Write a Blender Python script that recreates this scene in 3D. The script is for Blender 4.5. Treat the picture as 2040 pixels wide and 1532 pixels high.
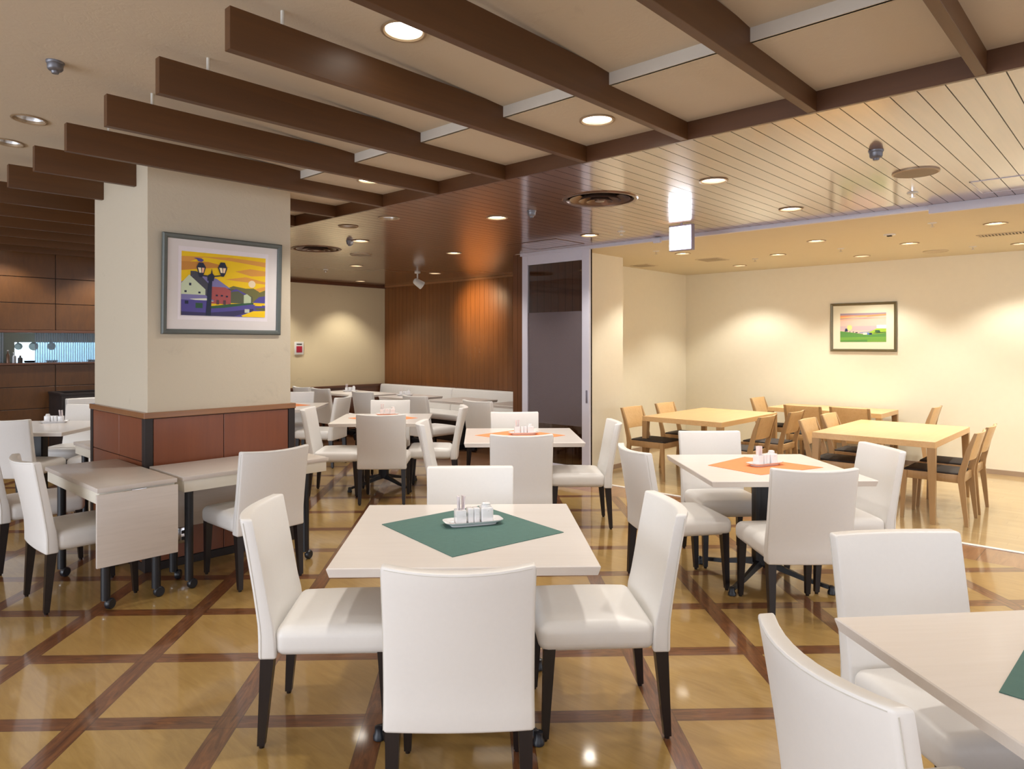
import bpy, bmesh, math, random
from mathutils import Vector, Matrix
random.seed(7)
for o in list(bpy.data.objects): bpy.data.objects.remove(o)
S = bpy.context.scene; C = S.collection
PI = math.pi
# ------------------------------------------------------------------ camera, light, exposure
PH = math.radians(43.3); SN, CS = math.sin(PH), math.cos(PH)
cam = bpy.data.cameras.new('camera'); co = bpy.data.objects.new('camera', cam); C.objects.link(co)
cam.sensor_width = 36; cam.lens = 36*1393/2040
cam.shift_x = (1020-994.5)/2040; cam.shift_y = -(766-685)/2040
cam.clip_start = 0.05
co.location = (0, 0, 1.555); co.rotation_euler = (PI/2, 0, PH-PI/2)
S.camera = co
W = bpy.data.worlds.new('world'); S.world = W; W.use_nodes = True
bg = W.node_tree.nodes['Background']; bg.inputs[0].default_value = (0.90, 0.92, 1.0, 1); bg.inputs[1].default_value = 1.15
S.view_settings.view_transform = 'Standard'; S.view_settings.look = 'None'
S.view_settings.gamma = 1; S.view_settings.use_curve_mapping = False
S.view_settings.exposure = 0.54
WARM = (1.0, 0.94, 0.85); NEUT = (1.0, 0.91, 0.78)
P_MAIN, P_ROOM = 46, 50
dl = bpy.data.lights.new('daylight', 'AREA'); dl.shape = 'RECTANGLE'; dl.size = 6; dl.size_y = 2.0; dl.energy = 150; dl.color = (.82, .90, 1)
do = bpy.data.objects.new('window_daylight', dl); C.objects.link(do); do.location = (-5.6, 3.5, 1.5); do.rotation_euler = (PI/2, 0, -PI/2)

def vw(X, Y):            # floor coordinates measured along / across the tables' axes
    return (X*SN+Y*CS, -X*CS+Y*SN)
VA = PH-PI/2             # heading of those axes in the building frame

# ------------------------------------------------------------------ tagging
def tag(o, label=None, cat=None, group=None, kind=None):
    if label: o['label'] = label
    if cat: o['category'] = cat
    if group: o['group'] = group
    if kind: o['kind'] = kind
    return o
def thing(name, label, cat, loc=(0, 0, 0), rz=0, group=None):
    o = bpy.data.objects.new(name, None); C.objects.link(o); o.empty_display_size = .1
    o.location = loc; o.rotation_euler = (0, 0, rz)
    return tag(o, label, cat, group)
def obj(name, bm, m, parent=None, smooth=True):
    me = bpy.data.meshes.new(name); bmesh.ops.recalc_face_normals(bm, faces=bm.faces[:]); bm.to_mesh(me); bm.free()
    for x in (m if isinstance(m, (list, tuple)) else [m]): me.materials.append(x)
    if smooth:
        me.polygons.foreach_set('use_smooth', [True]*len(me.polygons))
        try: me.set_sharp_from_angle(angle=math.radians(38))
        except Exception: pass
    o = bpy.data.objects.new(name, me); C.objects.link(o)
    if parent: o.parent = parent
    return o
def struct(name, bm, m, parent=None, smooth=False):
    o = obj(name, bm, m, parent, smooth)
    if not parent: o['kind'] = 'structure'
    return o
def dup(root, loc, rz, label, group=None):
    r = root.copy(); C.objects.link(r); r.location = loc; r.rotation_euler = (0, 0, rz); r['label'] = label
    if group: r['group'] = group
    for ch in list(root.children):
        c = ch.copy(); C.objects.link(c); c.parent = r
        for g in list(ch.children):
            d = g.copy(); C.objects.link(d); d.parent = c
    return r

# ------------------------------------------------------------------ mesh helpers
def B(): return bmesh.new()
def box(bm, x0, x1, y0, y1, z0, z1, bev=0, seg=2, mi=0):
    r = bmesh.ops.create_cube(bm, size=1); vs = r['verts']
    for v in vs:
        v.co = Vector(((x0+x1)/2+v.co.x*(x1-x0), (y0+y1)/2+v.co.y*(y1-y0), (z0+z1)/2+v.co.z*(z1-z0)))
    fs = set(f for v in vs for f in v.link_faces)
    if bev:
        es = list(set(e for v in vs for e in v.link_edges))
        q = bmesh.ops.bevel(bm, geom=es, offset=bev, segments=seg, affect='EDGES', profile=.5)
        fs = set(q['faces']) | set(f for f in fs if f.is_valid)
    for f in fs: f.material_index = mi
    return bm
def prism(bm, pts, axis, a, b, mi=0):
    """polygon pts in the two other axes, extruded from a to b along axis"""
    def mk(p, t):
        return {'x': (t, p[0], p[1]), 'y': (p[0], t, p[1]), 'z': (p[0], p[1], t)}[axis]
    A = [bm.verts.new(mk(p, a)) for p in pts]; D = [bm.verts.new(mk(p, b)) for p in pts]
    fs = [bm.faces.new(A), bm.faces.new(D[::-1])]
    n = len(pts)
    for i in range(n): fs.append(bm.faces.new((A[i], D[i], D[(i+1) % n], A[(i+1) % n])))
    for f in fs: f.material_index = mi
    return bm
def loft(bm, rings, mi=0, cap=True, closed=False):
    R = [[bm.verts.new(p) for p in r] for r in rings]; n = len(R[0])
    for i in range(len(R)-1 if not closed else len(R)):
        a, b = R[i], R[(i+1) % len(R)]
        for k in range(n):
            f = bm.faces.new((a[k], a[(k+1) % n], b[(k+1) % n], b[k])); f.material_index = mi
    if cap and not closed:
        bm.faces.new(R[0][::-1]).material_index = mi; bm.faces.new(R[-1]).material_index = mi
    return bm
def lathe(bm, prof, cx=0, cy=0, n=24, mi=0, cap=True):
    return loft(bm, [[(cx+r*math.cos(2*PI*k/n), cy+r*math.sin(2*PI*k/n), z) for k in range(n)] for r, z in prof], mi, cap)
def taper(bm, p0, p1, a0, b0, a1, b1, mi=0):
    """square bar from p0 (section a0 x b0) to p1 (section a1 x b1)"""
    rs = []
    for p, a, b in ((p0, a0, b0), (p1, a1, b1)):
        rs.append([(p[0]-a/2, p[1]-b/2, p[2]), (p[0]+a/2, p[1]-b/2, p[2]), (p[0]+a/2, p[1]+b/2, p[2]), (p[0]-a/2, p[1]+b/2, p[2])])
    return loft(bm, rs, mi)
def tube(bm, pts, r, n=8, mi=0, closed=False):
    pts = [Vector(p) for p in pts]; rings = []; N = len(pts)
    rr = r if isinstance(r, (list, tuple)) else [r]*N
    up = None
    for i, p in enumerate(pts):
        if closed: t = pts[(i+1) % N]-pts[i-1]
        else: t = pts[min(i+1, N-1)]-pts[max(i-1, 0)]
        t.normalize()
        if up is None: up = Vector((0, 0, 1)) if abs(t.z) < .9 else Vector((1, 0, 0))
        a = t.cross(up).normalized(); up = a.cross(t).normalized()
        rings.append([tuple(p+(a*math.cos(2*PI*k/n)+up*math.sin(2*PI*k/n))*rr[i]) for k in range(n)])
    return loft(bm, rings, mi, closed=closed)
def soft(x0, x1, y0, y1, z0, z1, r, fn=None, nx=0, ny=0, nz=0, seg=3):
    """rounded box, cut into a grid and bent by fn"""
    bm = B(); box(bm, x0, x1, y0, y1, z0, z1, r, seg)
    for ax, n, a, b in (((1, 0, 0), nx, x0, x1), ((0, 1, 0), ny, y0, y1), ((0, 0, 1), nz, z0, z1)):
        for i in range(1, n+1):
            t = a+r+(b-a-2*r)*i/(n+1); c = Vector(ax)*t
            bmesh.ops.bisect_plane(bm, geom=bm.verts[:]+bm.edges[:]+bm.faces[:], plane_co=c, plane_no=ax)
    if fn:
        for v in bm.verts: v.co = Vector(fn(*v.co))
    return bm

# ------------------------------------------------------------------ materials
class NT:
    def __init__(s, name):
        s.m = bpy.data.materials.new(name); s.m.use_nodes = True; s.t = s.m.node_tree
        s.b = s.t.nodes['Principled BSDF']
    def n(s, typ, **k):
        x = s.t.nodes.new(typ)
        for a, v in k.items(): setattr(x, a, v)
        return x
    def l(s, a, b): s.t.links.new(a, b)
    def ma(s, op, a, b=None, c=None):
        x = s.n('ShaderNodeMath', operation=op)
        for i, v in enumerate((a, b, c)):
            if v is None: continue
            if isinstance(v, (int, float)): x.inputs[i].default_value = v
            else: s.l(v, x.inputs[i])
        return x.outputs[0]
    def mix(s, f, a, b):
        x = s.n('ShaderNodeMix', data_type='RGBA')
        for i, v in ((0, f), (6, a), (7, b)):
            if isinstance(v, (int, float)): x.inputs[i].default_value = v
            elif isinstance(v, tuple): x.inputs[i].default_value = (*v[:3], 1)
            else: s.l(v, x.inputs[i])
        return x.outputs[2]
    def co(s):
        c = s.n('ShaderNodeTexCoord').outputs['Object']; x = s.n('ShaderNodeSeparateXYZ'); s.l(c, x.inputs[0])
        return c, x.outputs[0], x.outputs[1], x.outputs[2]
    def noise(s, vec, scale, sc=(1, 1, 1), detail=4, rough=.55, dist=0):
        mp = s.n('ShaderNodeMapping'); mp.inputs['Scale'].default_value = sc; s.l(vec, mp.inputs[0])
        x = s.n('ShaderNodeTexNoise'); x.inputs['Scale'].default_value = scale; x.inputs['Detail'].default_value = detail
        x.inputs['Roughness'].default_value = rough; x.inputs['Distortion'].default_value = dist
        s.l(mp.outputs[0], x.inputs['Vector']); return x.outputs[0]
    def ramp(s, f, p0, p1):
        x = s.n('ShaderNodeMapRange'); x.inputs[1].default_value = p0; x.inputs[2].default_value = p1; s.l(f, x.inputs[0]); return x.outputs[0]
    def bump(s, h, st, d=.01):
        x = s.n('ShaderNodeBump'); x.inputs['Strength'].default_value = st; x.inputs['Distance'].default_value = d
        s.l(h, x.inputs['Height']); s.l(x.outputs[0], s.b.inputs['Normal'])
    def set(s, col=None, rough=.5, metal=0, ior=None, coat=0, cr=.1, cior=None):
        b = s.b
        if col is not None:
            if isinstance(col, tuple): b.inputs['Base Color'].default_value = (*col[:3], 1)
            else: s.l(col, b.inputs['Base Color'])
        b.inputs['Roughness'].default_value = rough; b.inputs['Metallic'].default_value = metal
        if ior: b.inputs['IOR'].default_value = ior
        b.inputs['Coat Weight'].default_value = coat; b.inputs['Coat Roughness'].default_value = cr
        if cior: b.inputs['Coat IOR'].default_value = cior
        return s.m
def lin(r, g, b):
    f = lambda c: (c/255/12.92) if c/255 <= .04045 else ((c/255+.055)/1.055)**2.4
    return (f(r), f(g), f(b))
def plain(name, col, rough=.5, metal=0, var=.06, scale=30, coat=0, ior=None, bump=0):
    m = NT(name); c, x, y, z = m.co(); n = m.noise(c, scale)
    m.set(m.mix(n, tuple(v*(1-var) for v in col), tuple(min(1, v*(1+var)) for v in col)), rough, metal, ior=ior, coat=coat)
    if bump: m.bump(m.noise(c, scale*6), bump, .002)
    return m.m
def wood(name, c1, c2, axis=0, scale=6, rough=.35, coat=.3, cr=.12, cior=1.5, groove=None, ior=None, stretch=.06):
    """grain runs along axis; groove=(axis, spacing, width, offset)"""
    m = NT(name); c, x, y, z = m.co()
    sc = [1, 1, 1]; sc[axis] = stretch
    n = m.noise(c, scale*5, tuple(sc), 5, .6, .6); n2 = m.noise(c, scale*.7, tuple(sc), 3)
    f = m.ma('ADD', m.ma('MULTIPLY', n, .65), m.ma('MULTIPLY', n2, .35))
    col = m.mix(m.ramp(f, .3, .7), c1, c2)
    if groove:
        ga, sp, w, off = groove; q = (x, y, z)[ga]
        t = m.ma('DIVIDE', m.ma('SUBTRACT', q, off), sp)
        fr = m.ma('FRACT', t); fl = m.ma('FLOOR', t)
        wn = m.n('ShaderNodeTexWhiteNoise', noise_dimensions='1D'); m.l(fl, wn.inputs['W'])
        g = m.ma('LESS_THAN', fr, w/sp)
        col = m.mix(m.ma('MULTIPLY', wn.outputs[0], .22), col, tuple(v*.55 for v in c1))
        col = m.mix(g, col, tuple(v*.12 for v in c1))
        m.bump(m.ma('SUBTRACT', 1, g), .5, .004)
        m.set(col, rough, coat=coat, cr=cr, cior=cior, ior=ior)
        m.l(m.ma('MULTIPLY', m.ma('SUBTRACT', 1, m.ma('MULTIPLY', g, .8)), coat), m.b.inputs['Coat Weight'])
        m.l(m.ma('MULTIPLY', m.ma('SUBTRACT', 1, g), .5), m.b.inputs['Specular IOR Level'])
        return m.m
    return m.set(col, rough, coat=coat, cr=cr, cior=cior, ior=ior)
def plaster(name, col, st=.35, rough=.85):
    m = NT(name); c, x, y, z = m.co()
    n = m.noise(c, 5, (1, 1, 1), 8, .65, 1.2); n2 = m.noise(c, 1.1, detail=3)
    k = m.ramp(n, .62, .70)
    cc = m.mix(m.ma('MULTIPLY', n2, .5), col, tuple(v*.90 for v in col)); cc = m.mix(m.ma('MULTIPLY', k, .14), cc, tuple(v*.55 for v in col))
    m.bump(m.noise(c, 14, (1, 1, 1), 8, .7, 2.0), st, .012)
    return m.set(cc, rough)
def emit(name, col, st):
    m = NT(name); m.b.inputs['Base Color'].default_value = (0, 0, 0, 1)
    m.b.inputs['Emission Color'].default_value = (*col, 1); m.b.inputs['Emission Strength'].default_value = st
    return m.m

M = {}
M['leather'] = plain('white_leather', (.80, .785, .765), .38, var=.02, scale=60, bump=.06)
M['seam'] = plain('white_piping', (.62, .60, .55), .5, var=.02)
M['legwood'] = wood('espresso_wood', (.006, .0035, .0035), (.014, .008, .0075), 2, 8, .38, .12)
M['laminate'] = wood('white_laminate', (.75, .70, .66), (.80, .755, .72), 0, 10, .30, .25)
M['laminate_fold'] = wood('grey_white_laminate', (.60, .54, .49), (.68, .615, .565), 0, 10, .35, .15)
M['cream_lam'] = plain('cream_apron', (.78, .74, .64), .4, var=.02)
M['black'] = plain('black_metal', (.007, .007, .010), .38, var=.2)
M['rubber'] = plain('black_rubber', (.012, .014, .02), .3, var=.1)
M['chrome'] = plain('chrome', (.75, .75, .78), .15, 1, var=.03)
M['oak'] = wood('pale_oak', (.66, .40, .17), (.76, .50, .24), 0, 8, .38, .25)
M['oakleg'] = wood('shaded_oak_legs', (.37, .215, .09), (.47, .29, .13), 2, 8, .4, .2)  # pale oak made darker, shading of the upright sides put into the colour
M['cushion'] = plain('dark_brown_cushion', (.022, .014, .011), .7, var=.15, scale=90, bump=.2)
M['china'] = plain('white_china', (.82, .82, .84), .15, var=.01, coat=.5)
M['packet'] = plain('paper_packets', (.86, .78, .80), .6, var=.1, scale=200)
M['green'] = plain('green_cloth', (.085, .175, .155), .85, var=.10, scale=40, bump=.3)
M['orange'] = plain('orange_cloth', (.85, .29, .11), .85, var=.08, scale=40, bump=.3)
M['plaster'] = plaster('ceiling_plaster', (.64, .555, .44), .16)
M['plaster2'] = plaster('pillar_plaster', (.63, .56, .44), .22)
M['cream'] = plaster('cream_wall_paint', (.70, .58, .36), .12)
M['room'] = plain('room_wallpaper', (.83, .775, .625), .8, var=.025, scale=14)
M['roomceil'] = plain('room_ceiling_paper', (.68, .61, .45), .85, var=.02, scale=10)
M['stepw'] = plain('step_paint', (.62, .58, .52), .8, var=.03)
M['beam'] = wood('beam_wood', (.080, .030, .0058), (.118, .045, .0095), 0, 5, .48, .12, .30, 1.6)
M['beamx'] = wood('crossbeam_wood', (.072, .025, .0065), (.105, .038, .0105), 1, 5, .4, .3, .25, 1.6)
M['woodceil'] = wood('ceiling_boards', (.175, .070, .024), (.24, .103, .040), 0, 6, .30, 1, .12, 2.8, groove=(1, .1065, .0048, .02), ior=1.6)
M['woodwall'] = wood('wall_boards', (.15, .047, .009), (.24, .082, .017), 2, 6, .34, .45, .2, 1.6, groove=(1, .1065, .003, .03))
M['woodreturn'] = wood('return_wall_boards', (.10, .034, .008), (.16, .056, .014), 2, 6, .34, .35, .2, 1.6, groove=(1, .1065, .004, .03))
M['woodwallx'] = wood('wall_boards_end', (.20, .064, .014), (.30, .105, .026), 2, 6, .30, .6, .16, 1.6, groove=(0, .1065, .004, .03))
M['trim'] = wood('dark_trim', (.10, .034, .012), (.14, .05, .02), 0, 6, .4, .3)
M['ledge'] = wood('ledge_wood', (.24, .10, .035), (.32, .14, .05), 0, 6, .35, .5)
M['panelred'] = wood('red_brown_panel', (.19, .050, .017), (.235, .066, .022), 2, 5, .35, .3, .2)
M['darkseam'] = plain('dark_seam', (.02, .014, .014), .5)
M['alu'] = plain('white_aluminium', (.62, .61, .70), .35, .0, var=.02)
M['base'] = plain('baseboard_vinyl', (.36, .26, .18), .5, var=.04)
M['frame'] = plain('grey_green_frame', (.11, .125, .118), .4, .15, var=.1, scale=60)
M['frame2'] = plain('bronze_frame', (.15, .125, .065), .32, .3, var=.1, scale=60)
M['matboard'] = plain('picture_mat', (.76, .72, .72), .7, var=.01)
M['matboard2'] = plain('picture_mat_cream', (.84, .80, .62), .7, var=.01)
M['white'] = plain('white_plastic', (.70, .68, .62), .4, var=.02)
M['grille'] = plain('beige_grille', (.56, .47, .32), .5, var=.02)
M['bronze'] = plain('bronze_vent', (.16, .095, .065), .28, .6, var=.1)
M['hole'] = plain('dark_cavity', (.015, .012, .012), .8)
M['reflector'] = plain('lamp_reflector', (.80, .85, .92), .30, .75, var=.25, scale=30)
M['lamp_on'] = emit('lit_lamp', (1, .93, .80), 7)
M['lamp_off'] = plain('unlit_tube', (.8, .8, .8), .4)
M['ringm'] = plain('lamp_ring', (.42, .31, .20), .35, .3, var=.05)
M['sign'] = emit('lit_sign_face', (.93, .93, 1.0), 11)
M['signbox'] = plain('sign_housing', (.30, .27, .36), .4, .4)
M['detector'] = plain('detector_grey', (.16, .16, .18), .35, .4)
M['red'] = plain('red_plastic', (.38, .02, .04), .35)
M['steel'] = plain('kitchen_steel', (.30, .32, .34), .35, .6, var=.15, scale=4)
M['brass'] = plain('threshold_metal', (.80, .78, .76), .35, .3)

# glass of the sliding door: clear at top, grey film in the middle
m = NT('door_glass'); c, x, y, z = m.co()
nt = m.t; nt.nodes.remove(m.b); out = [n for n in nt.nodes if n.type == 'OUTPUT_MATERIAL'][0]
tr = m.n('ShaderNodeBsdfTransparent'); tr.inputs[0].default_value = (.88, .84, .80, 1)
gl = m.n('ShaderNodeBsdfGlossy'); gl.inputs['Roughness'].default_value = .03
fr = m.n('ShaderNodeFresnel'); fr.inputs[0].default_value = 1.5
mx = m.n('ShaderNodeMixShader'); m.l(fr.outputs[0], mx.inputs[0]); m.l(tr.outputs[0], mx.inputs[1]); m.l(gl.outputs[0], mx.inputs[2])
df = m.n('ShaderNodeBsdfDiffuse'); df.inputs[0].default_value = (.22, .185, .20, 1)
mf = m.n('ShaderNodeMixShader'); mf.inputs[0].default_value = .55; m.l(tr.outputs[0], mf.inputs[1]); m.l(df.outputs[0], mf.inputs[2])
inz = m.ma('MULTIPLY', m.ma('LESS_THAN', z, 1.93), m.ma('GREATER_THAN', z, .61))
mm = m.n('ShaderNodeMixShader'); m.l(inz, mm.inputs[0]); m.l(mx.outputs[0], mm.inputs[1]); m.l(mf.outputs[0], mm.inputs[2])
m.l(mm.outputs[0], out.inputs[0]); M['glass'] = m.m
# ribbed kitchen screen
m = NT('ribbed_screen'); c, x, y, z = m.co(); nt = m.t; nt.nodes.remove(m.b); out = [n for n in nt.nodes if n.type == 'OUTPUT_MATERIAL'][0]
tr = m.n('ShaderNodeBsdfTransparent'); tr.inputs[0].default_value = (.75, .87, .95, 1)
df = m.n('ShaderNodeBsdfDiffuse'); df.inputs[0].default_value = (.42, .46, .50, 1)
fr_ = m.ma('FRACT', m.ma('DIVIDE', x, .028)); k = m.ma('ADD', m.ma('MULTIPLY', m.ma('LESS_THAN', fr_, .45), .35), .30)
mm = m.n('ShaderNodeMixShader'); m.l(k, mm.inputs[0]); m.l(tr.outputs[0], mm.inputs[1]); m.l(df.outputs[0], mm.inputs[2])
m.l(mm.outputs[0], out.inputs[0]); M['ribbed'] = m.m

# floor of the restaurant: golden maple squares inlaid with dark strips, laid at 45 degrees, brown border
m = NT('inlaid_floor'); c, x, y, z = m.co(); R2 = .70711
X_ = m.ma('SUBTRACT', x, .905); Y_ = m.ma('SUBTRACT', y, 4.055)
p = m.ma('MULTIPLY', m.ma('SUBTRACT', X_, Y_), R2); q = m.ma('MULTIPLY', m.ma('ADD', X_, Y_), R2)
def dist(t): return m.ma('MULTIPLY', m.ma('ABSOLUTE', m.ma('SUBTRACT', m.ma('FRACT', m.ma('ADD', m.ma('DIVIDE', t, .6), .5)), .5)), .6)
dp, dq = dist(p), dist(q)
sp_, sq_ = m.ma('LESS_THAN', dp, .046), m.ma('LESS_THAN', dq, .046)
cv = m.n('ShaderNodeCombineXYZ'); m.l(p, cv.inputs[0]); m.l(q, cv.inputs[1]); pv = cv.outputs[0]
cell = m.n('ShaderNodeTexWhiteNoise', noise_dimensions='2D'); cc = m.n('ShaderNodeCombineXYZ')
m.l(m.ma('FLOOR', m.ma('DIVIDE', p, .6)), cc.inputs[0]); m.l(m.ma('FLOOR', m.ma('DIVIDE', q, .6)), cc.inputs[1]); m.l(cc.outputs[0], cell.inputs['Vector'])
t1 = m.noise(c, 26, (1, .16, 1), 6, .65, 1.0); t2 = m.noise(c, 3.0, (1, .5, 1), 4)
tile = m.mix(m.ramp(m.ma('ADD', m.ma('MULTIPLY', t1, .6), m.ma('MULTIPLY', t2, .4)), .35, .65), (.28, .168, .045), (.41, .268, .086))
tile = m.mix(m.ma('MULTIPLY', cell.outputs[0], .3), tile, (.40, .22, .07))
gp = m.noise(pv, 30, (1, .11, 1), 6, .7, 2.2); gq = m.noise(pv, 30, (.11, 1, 1), 6, .7, 2.2)
dA, dB = (.062, .019, .006), (.225, .085, .026)
strip = m.mix(sp_, m.mix(m.ramp(gq, .32, .68), dA, dB), m.mix(m.ramp(gp, .32, .68), dA, dB))
onstrip = m.ma('MAXIMUM', sp_, sq_)
col = m.mix(onstrip, tile, strip)
edge = m.ma('ADD', m.ma('COMPARE', dp, .046, .0016), m.ma('COMPARE', dq, .046, .0016))
col = m.mix(m.ma('MINIMUM', m.ma('MULTIPLY', edge, .6), 1), col, (.03, .012, .006))
bo = m.ma('GREATER_THAN', x, 6.0)
bseam = m.ma('LESS_THAN', m.ma('FRACT', m.ma('DIVIDE', m.ma('SUBTRACT', y, .33), .62)), .006)
bg_ = m.noise(c, 22, (.12, 1, 1), 5, .6, 1)
bcol = m.mix(m.ramp(bg_, .3, .7), (.20, .085, .035), (.33, .16, .07)); bcol = m.mix(bseam, bcol, (.05, .02, .01))
col = m.mix(bo, col, bcol)
m.bump(m.noise(c, 2.2, detail=2), .05, .02)
M['floor'] = m.set(col, .30, coat=.75, cr=.07, cior=1.5)
m = NT('pale_plank_floor'); c, x, y, z = m.co()
row = m.ma('FLOOR', m.ma('DIVIDE', x, .10)); rfr = m.ma('FRACT', m.ma('DIVIDE', x, .10))
wn = m.n('ShaderNodeTexWhiteNoise', noise_dimensions='1D'); m.l(row, wn.inputs['W'])
yy = m.ma('ADD', y, m.ma('MULTIPLY', wn.outputs[0], .9)); cfr = m.ma('FRACT', m.ma('DIVIDE', yy, .9)); cfl = m.ma('FLOOR', m.ma('DIVIDE', yy, .9))
w2 = m.n('ShaderNodeTexWhiteNoise', noise_dimensions='2D'); c2 = m.n('ShaderNodeCombineXYZ'); m.l(row, c2.inputs[0]); m.l(cfl, c2.inputs[1]); m.l(c2.outputs[0], w2.inputs['Vector'])
g = m.noise(c, 24, (1, .1, 1), 5, .6, .8)
col = m.mix(m.ramp(g, .3, .7), (.40, .275, .125), (.50, .36, .175)); col = m.mix(m.ma('MULTIPLY', w2.outputs[0], .45), col, (.36, .24, .105))
sm = m.ma('MAXIMUM', m.ma('LESS_THAN', rfr, .02), m.ma('LESS_THAN', cfr, .003)); col = m.mix(m.ma('MULTIPLY', sm, .5), col, (.22, .13, .05))
M['floor2'] = m.set(col, .28, coat=.8, cr=.06, cior=1.5)

# ------------------------------------------------------------------ setting: floors, ceilings, walls
ZW, ZH, ZH0, ZL, ZR = 2.66, 2.885, 2.813, 2.757, 2.643       # boarded, high plaster, low plaster, side room ceilings
UX, UC, US = 3.455, 6.45, 2.717                  # crossbeam, partition line, plaster step
UR, VK, VL = 10.12, 10.8, 5.46                   # side room end wall, far wall, side room left wall
struct('floor', box(B(), -6, 8.4, -6, VK+.1, -.1, 0), M['floor'])
struct('floor.001', box(B(), UC, UR+.1, -4, VL+.1, -.05, .002), M['floor2'])
struct('trim_1', box(B(), UC-.03, UC+.015, -4, 4.9, 0, .006, .002), M['brass'])

def slab(name, x0, x1, y0, y1, z0, z1, mat, holes):
    o = struct(name, box(B(), x0, x1, y0, y1, z0, z1), mat)
    hs = [h for h in holes if x0 < h[0] < x1 and y0 < h[1] < y1]
    if hs:
        bm = B()
        for (hx, hy, hr) in hs: lathe(bm, [(hr, z0-.05), (hr, z1+.05)], hx, hy, 32)
        c = obj('cutter', bm, mat, smooth=False)
        md = o.modifiers.new('b', 'BOOLEAN'); md.object = c; md.operation = 'DIFFERENCE'; md.solver = 'EXACT'
        dg = bpy.context.evaluated_depsgraph_get(); me = bpy.data.meshes.new_from_object(o.evaluated_get(dg))
        o.modifiers.clear(); o.data = me; bpy.data.objects.remove(c)
    return o
LR = .082
lit_wood = [(u, 2.19+2.02*k) for u in (4.44, 5.81) for k in (-2, -1, 0, 1, 2, 3, 4)] + [(7.27, 8.23), (7.27, 10.2)]
lit_wood = [(u, v) for u, v in lit_wood if not (u == 4.44 and v > 8)]
off_wood = [(3.80, 4.91), (3.81, 5.54)]
lit_low = [(3.09, 2.19+2.03*k) for k in (-1, 0, 1, 2, 3)]
lit_high = [(1.85, 2.29), (0, .3), (1.85, -1.75), (0, -1.75), (-1.4, 1.3), (-1.4, 3.4), (2.2, 10.35), (-1.5, 6.3), (.3, 8.3)]  # except the first and kitchen wall ones, unseen lights added to brighten the foreground
off_high = [(1.12, 4.93), (1.15, 5.59)]
lit_room = [(7.68, 1.07), (7.68, 2.63), (7.65, 4.17), (8.56, 1.96), (8.53, 3.37), (9.40, 1.08), (9.38, 2.67), (9.36, 4.23), (7.68, -.5), (8.55, .3), (9.40, -.5), (8.4, -2.1)]
vents = [(4.417, 3.106, .262), (4.466, 7.136, .262)]
H = [(a, b, LR) for a, b in lit_wood+off_wood+lit_low+lit_high+off_high+lit_room]+vents
SLOPE = .0565
def zhigh(u): return ZH0+SLOPE*(US-u)
c_ = slab('ceiling', -6, US, -6, VK+.1, ZH0, ZH0+.12, M['plaster'], H)
for v_ in c_.data.vertices: v_.co.z += SLOPE*(US-v_.co.x)
slab('ceiling.001', US, UX, -6, VK+.1, ZL, ZL+.12, M['plaster'], H)
struct('ceiling.002', box(B(), US-.006, US+.01, -6, VK+.1, ZL, ZH0+.01), M['stepw'])
slab('ceiling.003', UX+.02, UC-.02, -6, 5.8, ZW, ZW+.12, M['woodceil'], H)
slab('ceiling.004', UX+.02, 8.4, 5.8, VK+.1, ZW, ZW+.12, M['woodceil'], H)
slab('ceiling.005', UC-.02, UR+.1, -4, VL+.1, ZR, ZR+.12, M['roomceil'], H)

# walls
struct('wall_right', box(B(), UR, UR+.1, -4, VL+.1, 0, ZR+.1), M['room'])
bm = B(); box(bm, 7.5, UR, VL, VL+.1, 0, ZR+.1)
struct('wall_left', bm, M['room'])
struct('wall_stub', box(B(), 6.56, 7.5, 4.92, 5.5, 0, ZR+.1), M['room'])
struct('baseboard_right', box(B(), UR-.012, UR, -4, VL, 0, .06, .002), M['base'])
bm = B(); box(bm, 7.5, UR, VL-.012, VL, 0, .06, .002); box(bm, 6.58, 7.512, 4.908, 4.92, 0, .06, .002); box(bm, 7.5, 7.512, 4.92, VL, 0, .06, .002)
struct('baseboard_left', bm, M['base'])
# boarded return wall beside and behind the sliding door
bm = B(); box(bm, 6.47, 6.56, 4.72, 5.86, 0, ZW); box(bm, 6.56, 8.26, 5.66, 5.86, 0, ZW)
struct('wall_return', bm, M['woodreturn'])
struct('wall_back', box(B(), 8.26, 8.36, 5.6, VK+.1, 0, ZW+.1), M['woodwall'])
struct('wall_front', box(B(), 4.0, 8.3, VK, VK+.1, 0, ZW+.3), M['cream'])
bm = B(); box(bm, 8.235, 8.26, 5.86, VK, ZW-.035, ZW, .003)
struct('trim_2', bm, M['ledge'])
struct('trim_3', box(B(), 4.0, 8.26, VK-.03, VK, ZW-.05, ZW, .003), M['trim'])
bm = B(); box(bm, 4.0, 8.2, VK-.03, VK, 0, .76); box(bm, 4.0, 8.2, VK-.045, VK, .76, .80, .004)
struct('trim_4', bm, M['trim'])

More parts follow.
